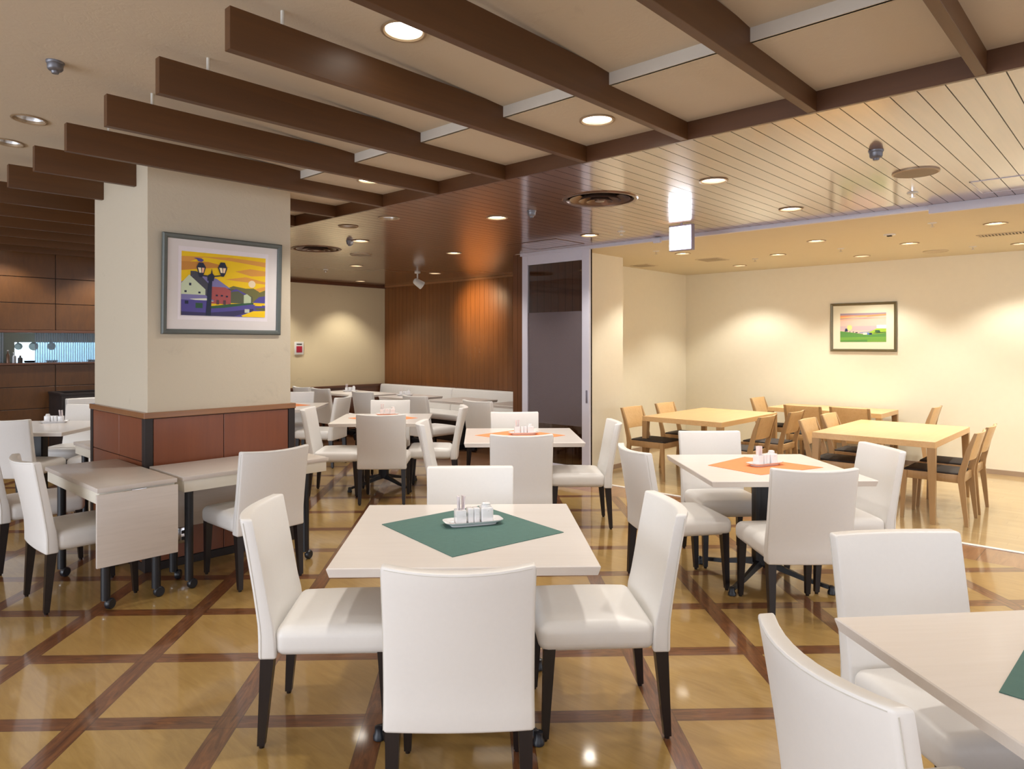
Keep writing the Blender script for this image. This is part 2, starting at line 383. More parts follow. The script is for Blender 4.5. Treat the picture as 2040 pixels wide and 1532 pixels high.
# kitchen wall: wood panels with pass-through
PZ = [0, .36, .70, .99, 1.28]; PT = [1.735, 2.089, 2.43, 2.80]
bm = B()
us = [-4.5, -2.45, -.72, 1.01, 2.75, 4.0]
for zs in (PZ, PT):
    for i in range(len(zs)-1):
        for j in range(len(us)-1): box(bm, us[j]+.004, us[j+1]-.004, VK-.02, VK, zs[i]+.004, zs[i+1]-.004, .002, 1)
kw = struct('wall_kitchen', bm, wood('kitchen_panels', (.088, .033, .0065), (.135, .052, .011), 2, 4, .4, .25, .25, stretch=.3), None)
bm = B(); box(bm, -4.5, 4, VK, VK+.1, 0, 1.28); box(bm, -4.5, 4, VK, VK+.1, 1.735, 3.25)
struct('wall_kitchen_core', bm, M['darkseam'])
bm = B(); box(bm, -4.5, 4, VK-.05, VK+.35, 1.28, 1.305, .004); box(bm, -4.5, 4, VK-.035, VK+.12, 1.70, 1.735, .004)
struct('trim_5', bm, M['trim'])
bm = B(); box(bm, -4.5, 4, 12.6, 12.7, 0, 2.9); box(bm, -4.5, -4.4, VK, 12.6, 0, 2.9); box(bm, 4, 4.1, VK+.1, 12.6, 0, 2.9)
struct('wall_kitchen_back', bm, plain('kitchen_white_tile', (.55, .62, .66), .4, var=.08, scale=3))
struct('ceiling.006', box(B(), -4.5, 4, VK+.1, 12.7, 2.6, 2.7), M['white'])
struct('floor.002', box(B(), -4.5, 4, VK+.1, 12.7, -.05, 0), M['steel'])
bm = B(); box(bm, -4.5, 2.38, 11.22, 11.26, 1.2, 2.0); box(bm, 2.38, 4.0, 11.22, 11.26, 1.575, 2.0)
struct('wall_kitchen_screen', bm, plain('kitchen_grey_panel', (.30, .29, .22), .5, .2, var=.12, scale=3))
ld = bpy.data.lights.new('kitchen_tube', 'AREA'); ld.shape = 'RECTANGLE'; ld.size = 3.5; ld.size_y = .3; ld.energy = 260; ld.color = (.70, .87, 1.0)
lo = bpy.data.objects.new('kitchen_tube_light', ld); C.objects.link(lo); lo.location = (1.8, 12.0, 2.55)
t = thing('ribbed_screen', 'ribbed translucent screen standing in the kitchen pass-through', 'screen')
obj('screen_panel', box(B(), 2.55, 3.9, VK+.14, VK+.15, 1.306, 1.70), M['ribbed'], t, False)
t = thing('ribbed_screen', 'narrow strip of ribbed screen at the far left end of the pass-through', 'screen')
obj('screen_panel', box(B(), 1.2, 2.20, VK+.14, VK+.15, 1.306, 1.70), M['ribbed'], t, False)
struct('trim_6', box(B(), -4.5, 4, VK+.2, VK+.42, 1.24, 1.305, .003), M['steel'])

# hanging pans and small kitchen pieces
for i, (u, r) in enumerate(((2.50, .05), (2.68, .06), (2.90, .055))):
    t = thing('hanging_pan', ['steel pan hanging leftmost in the kitchen opening', 'broad steel pan hanging in the middle of the kitchen opening', 'steel pan hanging behind the ribbed kitchen screen'][i], 'pan', (u, 11.6, 1.52), 0, 'pans hanging in the kitchen')
    bm = B(); lathe(bm, [(r*.75, -.03), (r, .03), (r*.96, .03), (r*.7, -.022)], 0, 0, 20); bmesh.ops.rotate(bm, verts=bm.verts[:], cent=(0, 0, 0), matrix=Matrix.Rotation(PI/2, 3, 'X')); obj('pan_body', bm, M['steel'], t)
    obj('handle', box(B(), -.012, .012, -.008, .008, r*.9, r+.16, .003), M['black'], t)
bm = B(); tube(bm, [(2.40, 11.6, 1.70), (3.1, 11.6, 1.70)], .008)
tag(obj('hanging_rail', bm, M['steel']), 'thin steel rail holding the kitchen pans', 'rail')
bt = [(2.235, .17, .022, M['bronze']), (2.30, .14, .026, M['steel']), (2.37, .10, .028, M['darkseam'])]
for i, (u, h, r, mt) in enumerate(bt):
    t = thing('bottle', ['tall bottle on the left of the kitchen ledge', 'middle steel bottle on the kitchen ledge', 'short dark bottle on the kitchen ledge by the opening'][i], 'bottle', (u, VK+.08, 1.305), 0, 'bottles on the kitchen ledge')
    obj('bottle_body', lathe(B(), [(r, 0), (r, h*.62), (r*.4, h*.75), (r*.4, h*.93)], n=14), mt, t)
    obj('cap', lathe(B(), [(r*.5, h*.93), (r*.5, h)], n=12), M['white'], t)
for i, (u, w) in enumerate(((2.52, .13), (2.78, .14), (3.28, .12))):
    tag(obj('dark_tray', lathe(B(), [(w*.45, 1.306), (w*.55, 1.33), (w*.5, 1.33)], u, VK+.27, 20), M['black']), ['dark dish on the pass-through ledge left of the ribbed screen', 'dark dish behind the left edge of the ribbed screen', 'dark dish behind the ribbed screen next to the pillar'][i], 'dish', 'dishes on the pass-through ledge')

# ------------------------------------------------------------------ pillar
t_u0, t_u1, t_v0, t_v1 = 1.824, 2.909, 5.02, 6.10
struct('wall_pillar', box(B(), t_u0, t_u1, t_v0, t_v1, 1.06, ZH+.02, .004, 1), M['plaster2'])
bm = B()
gg = .02
box(bm, t_u0-.012, t_u1+.012, t_v0-.012, t_v1+.012, .0, 1.045)
struct('wall_pillar_core', bm, M['darkseam'])
bm = B()
fz = [(.08, .40), (.405, .745), (.75, 1.04)]
fu = [(t_u0+.035, 2.351), (2.356, t_u1-.035)]; fv = [(t_v0+.035, 5.495), (5.50, t_v1-.035)]
for z0, z1 in [(.06, .395), (.40, 1.04)]:
    for a, b in fu: box(bm, a, b, t_v0-.02, t_v0, z0, z1, .0015, 1)
for z0, z1 in [(.06, .395), (.40, .745), (.75, 1.04)]:
    for a, b in fv: box(bm, t_u0-.02, t_u0, a, b, z0, z1, .0015, 1)
for z0, z1 in fz:
    for a, b in fv: box(bm, t_u1, t_u1+.02, a, b, z0, z1, .0015, 1)
    for a, b in fu: box(bm, a, b, t_v1, t_v1+.02, z0, z1, .0015, 1)
struct('wall_pillar_panels', bm, M['panelred'])
struct('trim_7', box(B(), t_u0-.03, t_u1+.03, t_v0-.03, t_v1+.03, 1.045, 1.085, .004), M['ledge'])
bm = B()
for a in (t_u0, t_u1):
    for b in (t_v0, t_v1): box(bm, a-.024 if a == t_u0 else a-.03, a+.03 if a == t_u0 else a+.024, b-.024 if b == t_v0 else b-.03, b+.03 if b == t_v0 else b+.024, 0, 1.045, .002)
box(bm, t_u0-.022, t_u1+.022, t_v0-.022, t_v1+.022, 0, .055, .002)
struct('baseboard_pillar', bm, M['darkseam'])
t = thing('power_outlet', 'metal power outlet low on the pillar below the folding table', 'outlet', (2.054, 4.996, .21))
obj('cover_plate', box(B(), -.035, .035, -.006, .004, -.055, .055, .003), M['chrome'], t)
bm = B(); [box(bm, -.012, .012, -.009, 0, z-.012, z+.012, .002) for z in (-.022, .022)]
obj('socket', bm, M['darkseam'], t)

# ------------------------------------------------------------------ ceiling beams
BZ0, BZ1, BU0, BT = ZW, 2.822, 1.212, .042
beamnames = {-2: 'ceiling beam over the far upper right corner', -1: 'second ceiling beam from the right', 0: 'ceiling beam just right of the round plaster light, third from the right', 1: 'fourth ceiling beam from the right, first one showing its free left end? '}
def beam_label(n):
    L = {0: 'rightmost brown ceiling beam, crossing the top right corner of the photo', 1: 'second brown ceiling beam from the right, ending above the wood boarded ceiling',
         2: 'third brown ceiling beam from the right, passing in front of the large lit downlight', 3: 'brown ceiling beam whose free end is nearest the top of the photo',
         4: 'brown ceiling beam with the second highest free end, one step below the topmost', 5: 'third hanging beam from the top, running clear of the pillar',
         6: 'brown ceiling beam passing directly in front of the pillar top', 7: 'short brown ceiling beam butting into the left side of the pillar',
         8: 'brown ceiling beam disappearing behind the pillar at upper left'}
    return L.get(n, None)
rest = ['nearest', 'second nearest', 'third nearest', 'fourth nearest', 'fifth nearest', 'farthest']
def beam(n, u0, u1, lab):
    v = .51+.672*n
    t = thing('ceiling_beam', lab, 'beam', (0, 0, 0), 0, 'brown ceiling beams')
    pts = [(u0, BZ0), (u1, BZ0), (u1, ZL+.0), (US, ZL+.0), (US, BZ1), (u0, BZ1)] if u1 > US else [(u0, BZ0), (u1, BZ0), (u1, BZ1), (u0, BZ1)]
    if u0 > US: pts = [(u0, BZ0), (u1, BZ0), (u1, ZL), (u0, ZL)]
    bm = prism(B(), pts, 'y', v, v+BT); bmesh.ops.bevel(bm, geom=bm.edges[:], offset=.0015, segments=1, affect='EDGES')
    obj('beam_board', bm, M['beam'], t, False)
    if u0 < 1.5:
        obj('hanger_rod', lathe(B(), [(.008, BZ1), (.008, zhigh(1.44)+.003)], 1.44, v+BT/2, 10), M['white'], t)
    return t
for n in range(0, 9):
    if n == 7: beam(n, BU0, t_u0, beam_label(7)); beam(n, t_u1, UX, 'short dark beam stub on the right of the pillar, front one of two')
    elif n == 8: beam(n, BU0, t_u0, beam_label(8)); beam(n, t_u1, UX, 'short dark beam stub on the right of the pillar, rear one of two')
    else: beam(n, BU0, UX, beam_label(n))
for i, n in enumerate(range(9, 15)):
    beam(n, BU0, UX, 'brown ceiling beam in the stack left of the pillar, %s of the six behind it' % rest[i])
for i, n in enumerate((-1, -2)):
    pass
struct('trim_8', box(B(), UX, UX+.02, -6, VK, ZW-.001, ZL+.06), M['beamx'])

# ------------------------------------------------------------------ ceiling lights
def spot(loc, power, size, col, blend=.5, parent=None, rad=.05):
    ld = bpy.data.lights.new('downlight', 'SPOT'); ld.energy = power; ld.spot_size = math.radians(size); ld.spot_blend = blend
    ld.color = col; ld.shadow_soft_size = rad
    o = bpy.data.objects.new('downlight_beam', ld); C.objects.link(o)
    if parent: o.parent = parent
    o.location = loc
    return o
bm = B(); lathe(bm, [(LR-.002, 0), (LR+.012, -.001), (LR+.014, -.006), (LR+.003, -.008), (LR-.004, -.002), (LR-.006, .012)], cap=False, n=36)
ring_me = obj('trim_ring', bm, M['ringm']); ring_data = ring_me.data; bpy.data.objects.remove(ring_me)
x = obj('lens', lathe(B(), [(LR-.006, .010), (LR-.006, .03)], n=32), M['lamp_on']); lens_data = x.data; bpy.data.objects.remove(x)
bm = B(); lathe(bm, [(LR-.003, 0), (LR-.012, .04), (LR-.03, .085), (.03, .10), (.0005, .10)], n=36, cap=False)
x = obj('reflector', bm, M['reflector']); refl_data = x.data; bpy.data.objects.remove(x)
bm = B(); [tube(bm, [(sx, -.045, .055), (sx, .045, .055)], .011) for sx in (-.018, .018)]
x = obj('lamp_tube', bm, M['lamp_off']); tube_data = x.data; bpy.data.objects.remove(x)
bm = B(); lathe(bm, [(.045, .002), (.06, -.004)], n=12)
def part(name, data, parent):
    o = bpy.data.objects.new(name, data); C.objects.link(o); o.parent = parent; return o
lightcount = 0
def downlight(u, v, z, lab, on=True, power=50, size=125, col=WARM, blend=.6, group='round recessed ceiling lights'):
    t = thing('ceiling_light', lab, 'ceiling light', (u, v, zhigh(u) if z == ZH else z), 0, group)
    if z == ZH: t.rotation_euler = (0, math.atan(SLOPE), 0)
    part('trim_ring', ring_data, t)
    if on:
        part('lens', lens_data, t); spot((0, 0, -.012), power, size, col, blend, t)
    else:
        part('reflector', refl_data, t); part('lamp_tube', tube_data, t)
    return t
def far_word(k): return ['nearest', 'second', 'third', 'fourth', 'fifth', 'sixth'][k]
WL = {(4.44, 0): 'lit round light in the tan boards, right of the bright hanging sign', (4.44, 1): 'lit round light in the brown boards left of the nearer round vent',
      (4.44, 2): 'lit round light in the brown boards just right of the farther round vent', (5.81, 0): 'lit round light in the tan boards close to the white rail',
      (5.81, 1): 'lit round light in the brown boards above the sliding glass door', (5.81, 2): 'lit round light in front of the boarded wall, left of the glass door',
      (5.81, 3): 'lit round light beyond the farther vent and flat speaker', (5.81, 4): 'lit round light at the pillar edge over the far cream wall',
      (7.27, 3): 'lit round light between the spotlight and the orange glow on the boards', (7.27, 4): 'lit round light nearest the far corner of the cream wall'}
for (u, v) in lit_wood:
    k = round((v-2.19)/2.02)
    if k < 0:
        downlight(u, v, ZW, 'lit round light in the boards beyond the right edge of the photo', True, P_MAIN, 125)
    else:
        wallish = (u > 7 or (u == 5.81 and k == 4))
        downlight(u, v, ZW, WL.get((u, k), 'lit round light in the boarded ceiling'), True, P_MAIN*(1.2 if wallish else 1), 105 if wallish else 125)
for i, (u, v) in enumerate(off_wood): downlight(u, v, ZW, ['unlit reflector light in the boards beside the beams, right one of two', 'unlit reflector light in the boards beside the beams, left one of two'][i], False)
for i, (u, v) in enumerate(lit_low):
    downlight(u, v, ZL, ['lit light in the low plaster strip off the right of the photo', 'large lit light in the low plaster strip between two beams', 'half hidden lit light in the plaster strip right of the pillar', 'lit plaster light hidden behind the pillar', 'lit plaster light far behind the pillar'][i], True, P_MAIN)
for i, (u, v) in enumerate(lit_high):
    downlight(u, v, ZH, 'large lit light partly covered by a beam at the top of the photo' if i == 0 else 'unseen lit light added in the high plaster ceiling outside the frame', True, P_MAIN*(1.05 if i == 0 else .85), 88 if i == 0 else 125)
downlight(3.3, 10.35, ZL, 'lit light above the kitchen wall behind the pillar', True, P_MAIN*1.1)
for i, (u, v) in enumerate(off_high): downlight(u, v, ZH, ['unlit silver reflector light on the high plaster, right one at the left edge', 'unlit silver reflector light cut by the left edge of the photo'][i], False)
RL = ['lit light nearest the air grille in the side room', 'lit light of the near row, middle of the side room ceiling', 'lit light just below the bright hanging sign', 'lit light of the middle row, in line with the framed landscape', 'lit light of the middle row, right of the square ceiling grille',
      'lit light at the right edge, close to the side room end wall', 'lit light of the back row, up and left of the framed landscape', 'lit light of the back row nearest the side room corner']
for i, (u, v) in enumerate(lit_room):
    downlight(u, v, ZR, RL[i] if i < 8 else 'lit side room light beyond the right edge of the photo', True, P_ROOM*(1.15 if u > 9 else 1), 112, (1, .95, .84), .45, 'round recessed lights of the side room')

# ------------------------------------------------------------------ other ceiling fittings
def sprinkler(u, v, z, lab, big=False):
    t = thing('smoke_detector' if big else 'sprinkler_head', lab, 'smoke detector' if big else 'sprinkler', (u, v, z))
    if big:
        obj('base', lathe(B(), [(.040, .002), (.040, -.006), (.036, -.012)], n=20), M['detector'], t)
        bm = B(); lathe(bm, [(.035, -.012), (.034, -.034), (.028, -.042), (.018, -.046), (.015, -.056), (.002, -.058)], n=20)
        obj('sensor', bm, M['detector'], t)
    else:
        obj('rosette', lathe(B(), [(.038, 0), (.036, -.006), (.012, -.010)], n=20), M['white'], t)
        bm = B(); [box(bm, a-.003, a+.003, -.003, .003, -.034, -.008) for a in (-.012, .012)]; lathe(bm, [(.018, -.034), (.018, -.038)], n=14)
        obj('nozzle', bm, M['chrome'], t)
sprinkler(4.387, 1.174, ZW, 'dark smoke detector on the tan boards up-left of the round speaker', True)
sprinkler(4.365, 6.317, ZW, 'small round smoke detector on the boards beside the farther vent', True)
sprinkler(4.412, 3.788, ZW, 'silver smoke detector on brown boards left of the nearer round vent', True)
sprinkler(.983, 3.861, zhigh(.983), 'silver smoke detector on the plaster ceiling at upper left', True)
sprinkler(5.80, 9.01, ZW, 'small sprinkler on the boards in front of the cream wall')
sprinkler(5.795, 1.307, ZW, 'white sprinkler on the tan boards below the round speaker')
sprinkler(5.825, 3.839, ZW, 'white sprinkler on the boards left of the bright sign')
sprinkler(8.478, 2.635, ZR, 'small white sprinkler on the side room ceiling above the framed landscape')
sprinkler(7.247, 1.479, ZR, 'small white sprinkler on the side room ceiling near the white rail')
sprinkler(9.314, 1.507, ZR, 'small sprinkler on the side room ceiling near the end wall, right of the speaker')
sprinkler(8.75, 3.75, ZR, 'tiny sprinkler beside the square ceiling grille')
sprinkler(7.223, 4.281, ZR, 'small sprinkler left of the bright sign on the side room ceiling')
t = thing('smoke_detector', 'white box smoke detector with two dark slots on the side room ceiling', 'smoke detector', (7.721, 1.944, ZR))
obj('base', lathe(B(), [(.055, 0), (.052, -.012)], n=24), M['white'], t)
bm = B(); box(bm, -.02, -.003, -.02, .02, -.02, -.012); box(bm, .003, .02, -.02, .02, -.02, -.012); obj('slots', bm, M['hole'], t)

for i, (u, v, r) in enumerate(vents):
    t = thing('ceiling_vent', ['large round bronze vent of nested rings near the glass door', 'round bronze vent of nested rings beside the pillar'][i], 'vent', (u, v, ZW), 0, 'round ring vents')
    obj('duct', lathe(B(), [(r, 0), (r, .09), (.001, .10)], n=40, cap=False), M['hole'], t)
    for j, (ra, rb, za, zb) in enumerate(((r-.01, r+.026, .010, -.006), (.165, .225, .0, .045), (.10, .155, -.012, .035), (.045, .095, -.018, .02))):
        if j == 0: bm = lathe(B(), [(r-.012, .02), (r-.004, -.006), (r+.02, -.008), (r+.028, 0)], n=48, cap=False)
        else: bm = lathe(B(), [(ra, zb), (rb, za), (rb+.006, za-.003), (rb+.004, za+.004), (ra+.004, zb+.006)], n=44, cap=False)
        obj('ring', bm, M['bronze'], t)
    obj('hub', lathe(B(), [(.001, -.02), (.035, -.018), (.04, -.004), (.02, .05)], n=20, cap=False), M['bronze'], t)
def speaker(u, v, z, r, mat, lab):
    t = thing('ceiling_speaker', lab, 'speaker', (u, v, z))
    obj('bezel', lathe(B(), [(r, 0), (r, -.008), (r*.93, -.011), (r*.92, -.006)], n=36, cap=False), mat, t)
    m_ = plain('speaker_mesh', tuple(v_*.8 for v_ in (.35, .28, .2)), .6, var=.2, scale=400) if mat is M['ringm'] else M['grille']
    obj('mesh_cover', lathe(B(), [(r*.93, -.002), (r*.93, -.009), (.001, -.012)], n=36), m_, t)
speaker(5.114, 1.136, ZW, .135, M['ringm'], 'round flat speaker in the tan boards near the white rail')
speaker(5.121, 7.175, ZW, .135, M['ringm'], 'round flat speaker in the brown boards beyond the farther vent')
speaker(9.469, 1.897, ZR, .13, M['grille'], 'round cream speaker in the side room ceiling close to the end wall')
def grille(u, v, z, a, b, lab, n=14, along='y'):
    t = thing('air_grille', lab, 'air grille', (u, v, z))
    bm = B(); w = .02
    box(bm, -a, a, -b, -b+w, -.006, 0, .002); box(bm, -a, a, b-w, b, -.006, 0, .002); box(bm, -a, -a+w, -b+w, b-w, -.006, 0, .002); box(bm, a-w, a, -b+w, b-w, -.006, 0, .002)
    obj('grille_frame', bm, M['grille'], t)
    bm = B(); box(bm, -a+w, a-w, -b+w, b-w, -.001, 0); obj('backing', bm, M['hole'], t)
    bm = B()
    for i in range(n):
        q = -b+w+(2*b-2*w)*(i+.5)/n
        box(bm, -a+w, a-w, q-.0065, q+.0065, -.006, -.001)
    obj('slats', bm, M['grille'], t)
grille(8.46, .95, ZR, .09, .38, 'slatted rectangular air grille in the side room ceiling at the right edge', 26)
t = thing('air_grille', 'square mesh air grille in the side room ceiling near the corner', 'air grille', (8.45, 4.19, ZR))
obj('grille_frame', box(B(), -.16, .16, -.16, .16, -.005, 0, .002), M['grille'], t)
obj('mesh_cover', box(B(), -.13, .13, -.13, .13, -.009, -.004, .002), plain('grille_mesh', (.38, .31, .2), .6, var=.2, scale=200), t)
t = thing('air_grille', 'square air grille half hidden by the wall stub of the side room', 'air grille', (8.45, 5.2, ZR))
obj('grille_frame', box(B(), -.14, .14, -.14, .14, -.005, 0, .002), M['grille'], t)
obj('mesh_cover', box(B(), -.11, .11, -.11, .11, -.009, -.004, .002), plain('grille_mesh', (.38, .31, .2), .6, var=.2, scale=200), t)
def hatch(u0, u1, v0, v1, lab, fm=None):
    t = thing('access_hatch', lab, 'hatch', (0, 0, 0))
    bm = B(); w = .008
    for a in ((u0, u0+w, v0, v1), (u1-w, u1, v0, v1), (u0, u1, v0, v0+w), (u0, u1, v1-w, v1)): box(bm, *a, ZW-.004, ZW)
    obj('hatch_frame', bm, fm or M['alu'], t)
    obj('hatch_panel', box(B(), u0+w, u1-w, v0+w, v1-w, ZW-.002, ZW), M['woodceil'], t)
hatch(5.68, 6.16, .32, .94, 'square access hatch framed in metal in the tan boards beside the rail')
hatch(5.75, 6.25, 4.6, 5.3, 'square dark-edged access hatch in the brown boards over the glass door', M['bronze'])

# spotlight on the boarded ceiling
t = thing('spotlight', 'white ceiling spotlight aimed at the far boarded wall', 'spotlight', (6.97, 8.296, ZW))
obj('mount', lathe(B(), [(.045, 0), (.045, -.02), (.02, -.026)], n=20), M['white'], t)
obj('stem', lathe(B(), [(.011, -.02), (.011, -.13)], n=10), M['white'], t)
bm = B(); lathe(bm, [(.02, -.07), (.045, -.05), (.055, 0), (.065, .09), (.058, .095), (.05, .08), (.002, .06)], n=24, cap=False)
ax = Vector((.78, -.35, -.52)).normalized()
bmesh.ops.rotate(bm, verts=bm.verts[:], cent=(0, 0, 0), matrix=ax.to_track_quat('Z', 'Y').to_matrix())
bmesh.ops.translate(bm, verts=bm.verts[:], vec=(0, 0, -.16))
obj('lamp_head', bm, M['white'], t)
ld = bpy.data.lights.new('spot_lamp', 'SPOT'); ld.energy = 95; ld.spot_size = math.radians(78); ld.spot_blend = 1; ld.color = (1, .76, .46); ld.shadow_soft_size = .07
lo = bpy.data.objects.new('spotlight_beam', ld); C.objects.link(lo); lo.location = (7.35, 8.26, 2.46)
d_ = Vector((8.26, 8.24, 2.10))-Vector(lo.location); lo.rotation_euler = d_.to_track_quat('-Z', 'Y').to_euler()

# lit hanging sign
t = thing('hanging_sign', 'brightly lit white box sign hanging under the boards at the rail', 'sign', (5.80, 3.185, 0))
obj('housing', box(B(), -.005, .055, -.115, .115, 2.41, 2.645, .004), M['signbox'], t)
obj('light_panel', box(B(), -.009, -.005, -.108, .108, 2.42, 2.63, .001), M['sign'], t)
obj('hanger_rod', lathe(B(), [(.012, 2.64), (.012, ZW)], .02, 0, 10), M['signbox'], t)

# ------------------------------------------------------------------ rail and sliding glass door
t = thing('sliding_door_track', 'long white ceiling track running above the side room opening', 'track')
obj('track_bar', box(B(), UC-.03, UC+.02, -4, 5.70, 2.625, ZW+.005, .002), M['alu'], t)
obj('track_cover', box(B(), UC-.06, UC-.03, -4, 1.33, 2.59, ZW, .003), M['alu'], t)
obj('door_stop', box(B(), UC-.07, UC-.03, 3.74, 3.82, 2.60, ZW-.01, .003), M['alu'], t)
dr = struct('door_1', prism(B(), [(0, 0), (.001, 0), (.001, .001), (0, .001)], 'z', 0, .001), M['alu']) if False else None
v0, v1, z0, z1 = 4.665, 5.67, .01, 2.625
bm = B(); x0, x1 = UC-.025, UC+.012
box(bm, x0, x1, v0, v0+.10, z0, z1, .003); box(bm, x0, x1, v1-.085, v1, z0, z1, .003)
box(bm, x0, x1, v0+.10, v1-.085, z1-.115, z1, .003); box(bm, x0, x1, v0+.10, v1-.085, z0, z0+.14, .003)
d1 = struct('door_1', bm, M['alu'])
obj('door_glass', box(B(), x0+.014, x0+.022, v0+.09, v1-.075, z0+.13, z1-.105), M['glass'], d1, False)
obj('door_handle', box(B(), x0-.004, x0+.004, v0+.02, v0+.045, .885, 1.03, .002), plain('handle_recess', (.25, .24, .3), .35, .5), d1)

# ------------------------------------------------------------------ white dining chair
CW = .472
def back_fn(x, y, z):
    t = (z-.345)/.54                         # 0 bottom .. 1 top
    th = (x+.27)/.07                         # 0 rear .. 1 front
    e = (2*y/CW)
    tt = max(0, (z-.45)/.435)
    rear = -.27-.066*tt**1.15
    thick = .07*(1-t)+.047*t
    if z > .45: thick -= .012*math.sin(min(1, (z-.45)/.12)*PI/2)*(1-t)
    bow = -(.012+.042*max(0, t))*(1-e*e)
    yy = y*(1+.012*math.sin(t*PI)*-1)
    return (rear+th*thick+bow, yy, z-.009*(1-e*e)*max(0, (t-.7)/.3))
def seat_fn(x, y, z):
    t = (z-.35)/.115
    nx = (x-.02)/.225; ny = y/(CW/2)
    dome = .020*(1-nx*nx)*(1-ny*ny)*max(0, t)
    bul = 1+.012*math.sin(max(0, min(1, t))*PI)
    w = 1+.015*nx
    return (x+.006*math.sin(max(0, min(1, t))*PI)*(nx > .8), y*bul*w, z+dome)
def build_chair():
    t = thing('dining_chair', 'x', 'chair', (0, 0, 0), 0, 'white upholstered dining chairs')
    obj('seat', soft(-.213, .245, -CW/2+.003, CW/2-.003, .35, .463, .038, seat_fn, 5, 6, 0, 5), M['leather'], t)
    b = obj('backrest', soft(-.27, -.20, -CW/2, CW/2, .345, .885, .011, back_fn, 1, 8, 8, 3), M['leather'], t)
    bm = B()
    for s in (-1, 1):
        for th in (-.25+.0, ):
            pts = [Vector(back_fn(-.2585, s*(CW/2+.0003), .35+.52*i/12)) for i in range(13)]
            tube(bm, pts, .0016, 5)
    pts = [Vector(back_fn(-.2685, -CW/2+.012+(CW-.024)*i/12, .876)) for i in range(13)]
    tube(bm, pts, .0016, 5)
    obj('piping', bm, M['seam'], b)
    for s in (-1, 1):
        bm = B(); taper(bm, (-.262, s*.212, .012), (-.236, s*.208, .362), .028, .028, .052, .046); lathe(bm, [(.010, 0), (.012, .012)], -.262, s*.212, 10)
        obj('leg', bm, M['legwood'], t, False)
        bm = B(); taper(bm, (.222, s*.208, .012), (.205, s*.205, .366), .027, .027, .046, .046); lathe(bm, [(.010, 0), (.012, .012)], .222, s*.208, 10)
        obj('leg', bm, M['legwood'], t, False)
    return t
proto = build_chair(); used = [False]
def place(x, y, rz, label, group):
    if not used[0]:
        used[0] = True; proto.location = (x, y, 0); proto.rotation_euler = (0, 0, rz); proto['label'] = label; proto['group'] = group; return proto
    return dup(proto, (x, y, 0), rz, label, group)
G = 'white upholstered dining chairs'
def chv(X, Y, deg, label):
    u, v = vw(X, Y); place(u, v, VA+math.radians(deg), label, G)
chv(-.133, 2.445, 91.7, 'large white chair in the foreground seen from behind, at the green mat table')
chv(-.665, 2.92, 3, 'white chair on the left side of the foreground green mat table')
chv(.39, 2.96, 183, 'white chair on the right side of the foreground green mat table')
chv(-.15, 3.52, -88.5, 'white chair across the green mat table, its bright front facing the camera')
chv(.157, 5.515, 91.7, 'white chair seen from behind at the orange mat table nearest the glass door')
chv(.16, 6.59, -88.3, 'white chair on the far side of the orange mat table nearest the glass door')
chv(-.335, 6.04, 1.7, 'white chair on the left of the orange mat table nearest the glass door')
chv(.675, 6.08, 180, 'white chair on the right of the orange mat table by the glass door')
chv(1.70, 4.095, 91, 'white chair seen from behind at the orange mat table in the right half')
chv(1.18, 4.58, 11, 'white chair left of the orange mat table in the right half, turned away')
chv(1.63, 5.08, -88, 'white chair behind the right-hand orange mat table, in front of an oak table')
chv(2.19, 4.57, 182, 'white chair on the right of the right-hand orange mat table, near the oak chairs')
chv(1.44, 2.18, -84.5, 'white chair facing the camera behind the corner table at bottom right')
chv(1.014, 1.569, 9.6, 'white chair cut off by the bottom edge, its curved back nearest the camera')
chv(-1.14, 7.0, 91.7, 'white chair seen from behind at the orange mat table right of the pillar')
chv(-1.288, 8.05, -88, 'white chair on the far side of the orange mat table right of the pillar')
chv(-1.675, 7.3, 2, 'white chair on the left of the orange mat table right of the pillar')
chv(-.72, 7.52, 182, 'white chair on the right of the orange mat table right of the pillar')
chv(-2.82, 9.50, -88, 'white chair beyond the small slice of orange mat table at the pillar edge')
chv(-2.30, 8.98, 170, 'white chair turned away on the right of the table at the pillar edge')
chv(-4.42, 6.53, 91.7, 'white chair at the left edge seen from behind at the plain white table')
chv(-4.57, 7.49, -88, 'white chair beyond the plain white table left of the pillar, facing the camera')
chv(-3.90, 6.92, 182, 'white chair between the plain white table and the pillar, only its seat showing')
place(1.40, 4.86, 0, 'white chair pulled up to the folding table with the hanging leaf', G)
place(1.38, 5.87, 0, 'white chair at the left edge behind the chair of the folding table', G)
place(2.29, 4.455, PI/2, 'white chair seen from behind at the narrow table in front of the pillar', G)
rowl = ['white chair back at the bench tables, farthest left, cut by the pillar', 'white chair back at the bench tables, second from the left', 'white chair back at the bench tables, middle of the five in the row',
        'white chair back at the bench tables, second from the right', 'white chair back at the bench tables, nearest the end of the bench']
for i, v in enumerate((9.79, 9.25, 8.18, 7.03, 5.88)): place(6.175, v, 0, rowl[i], G)

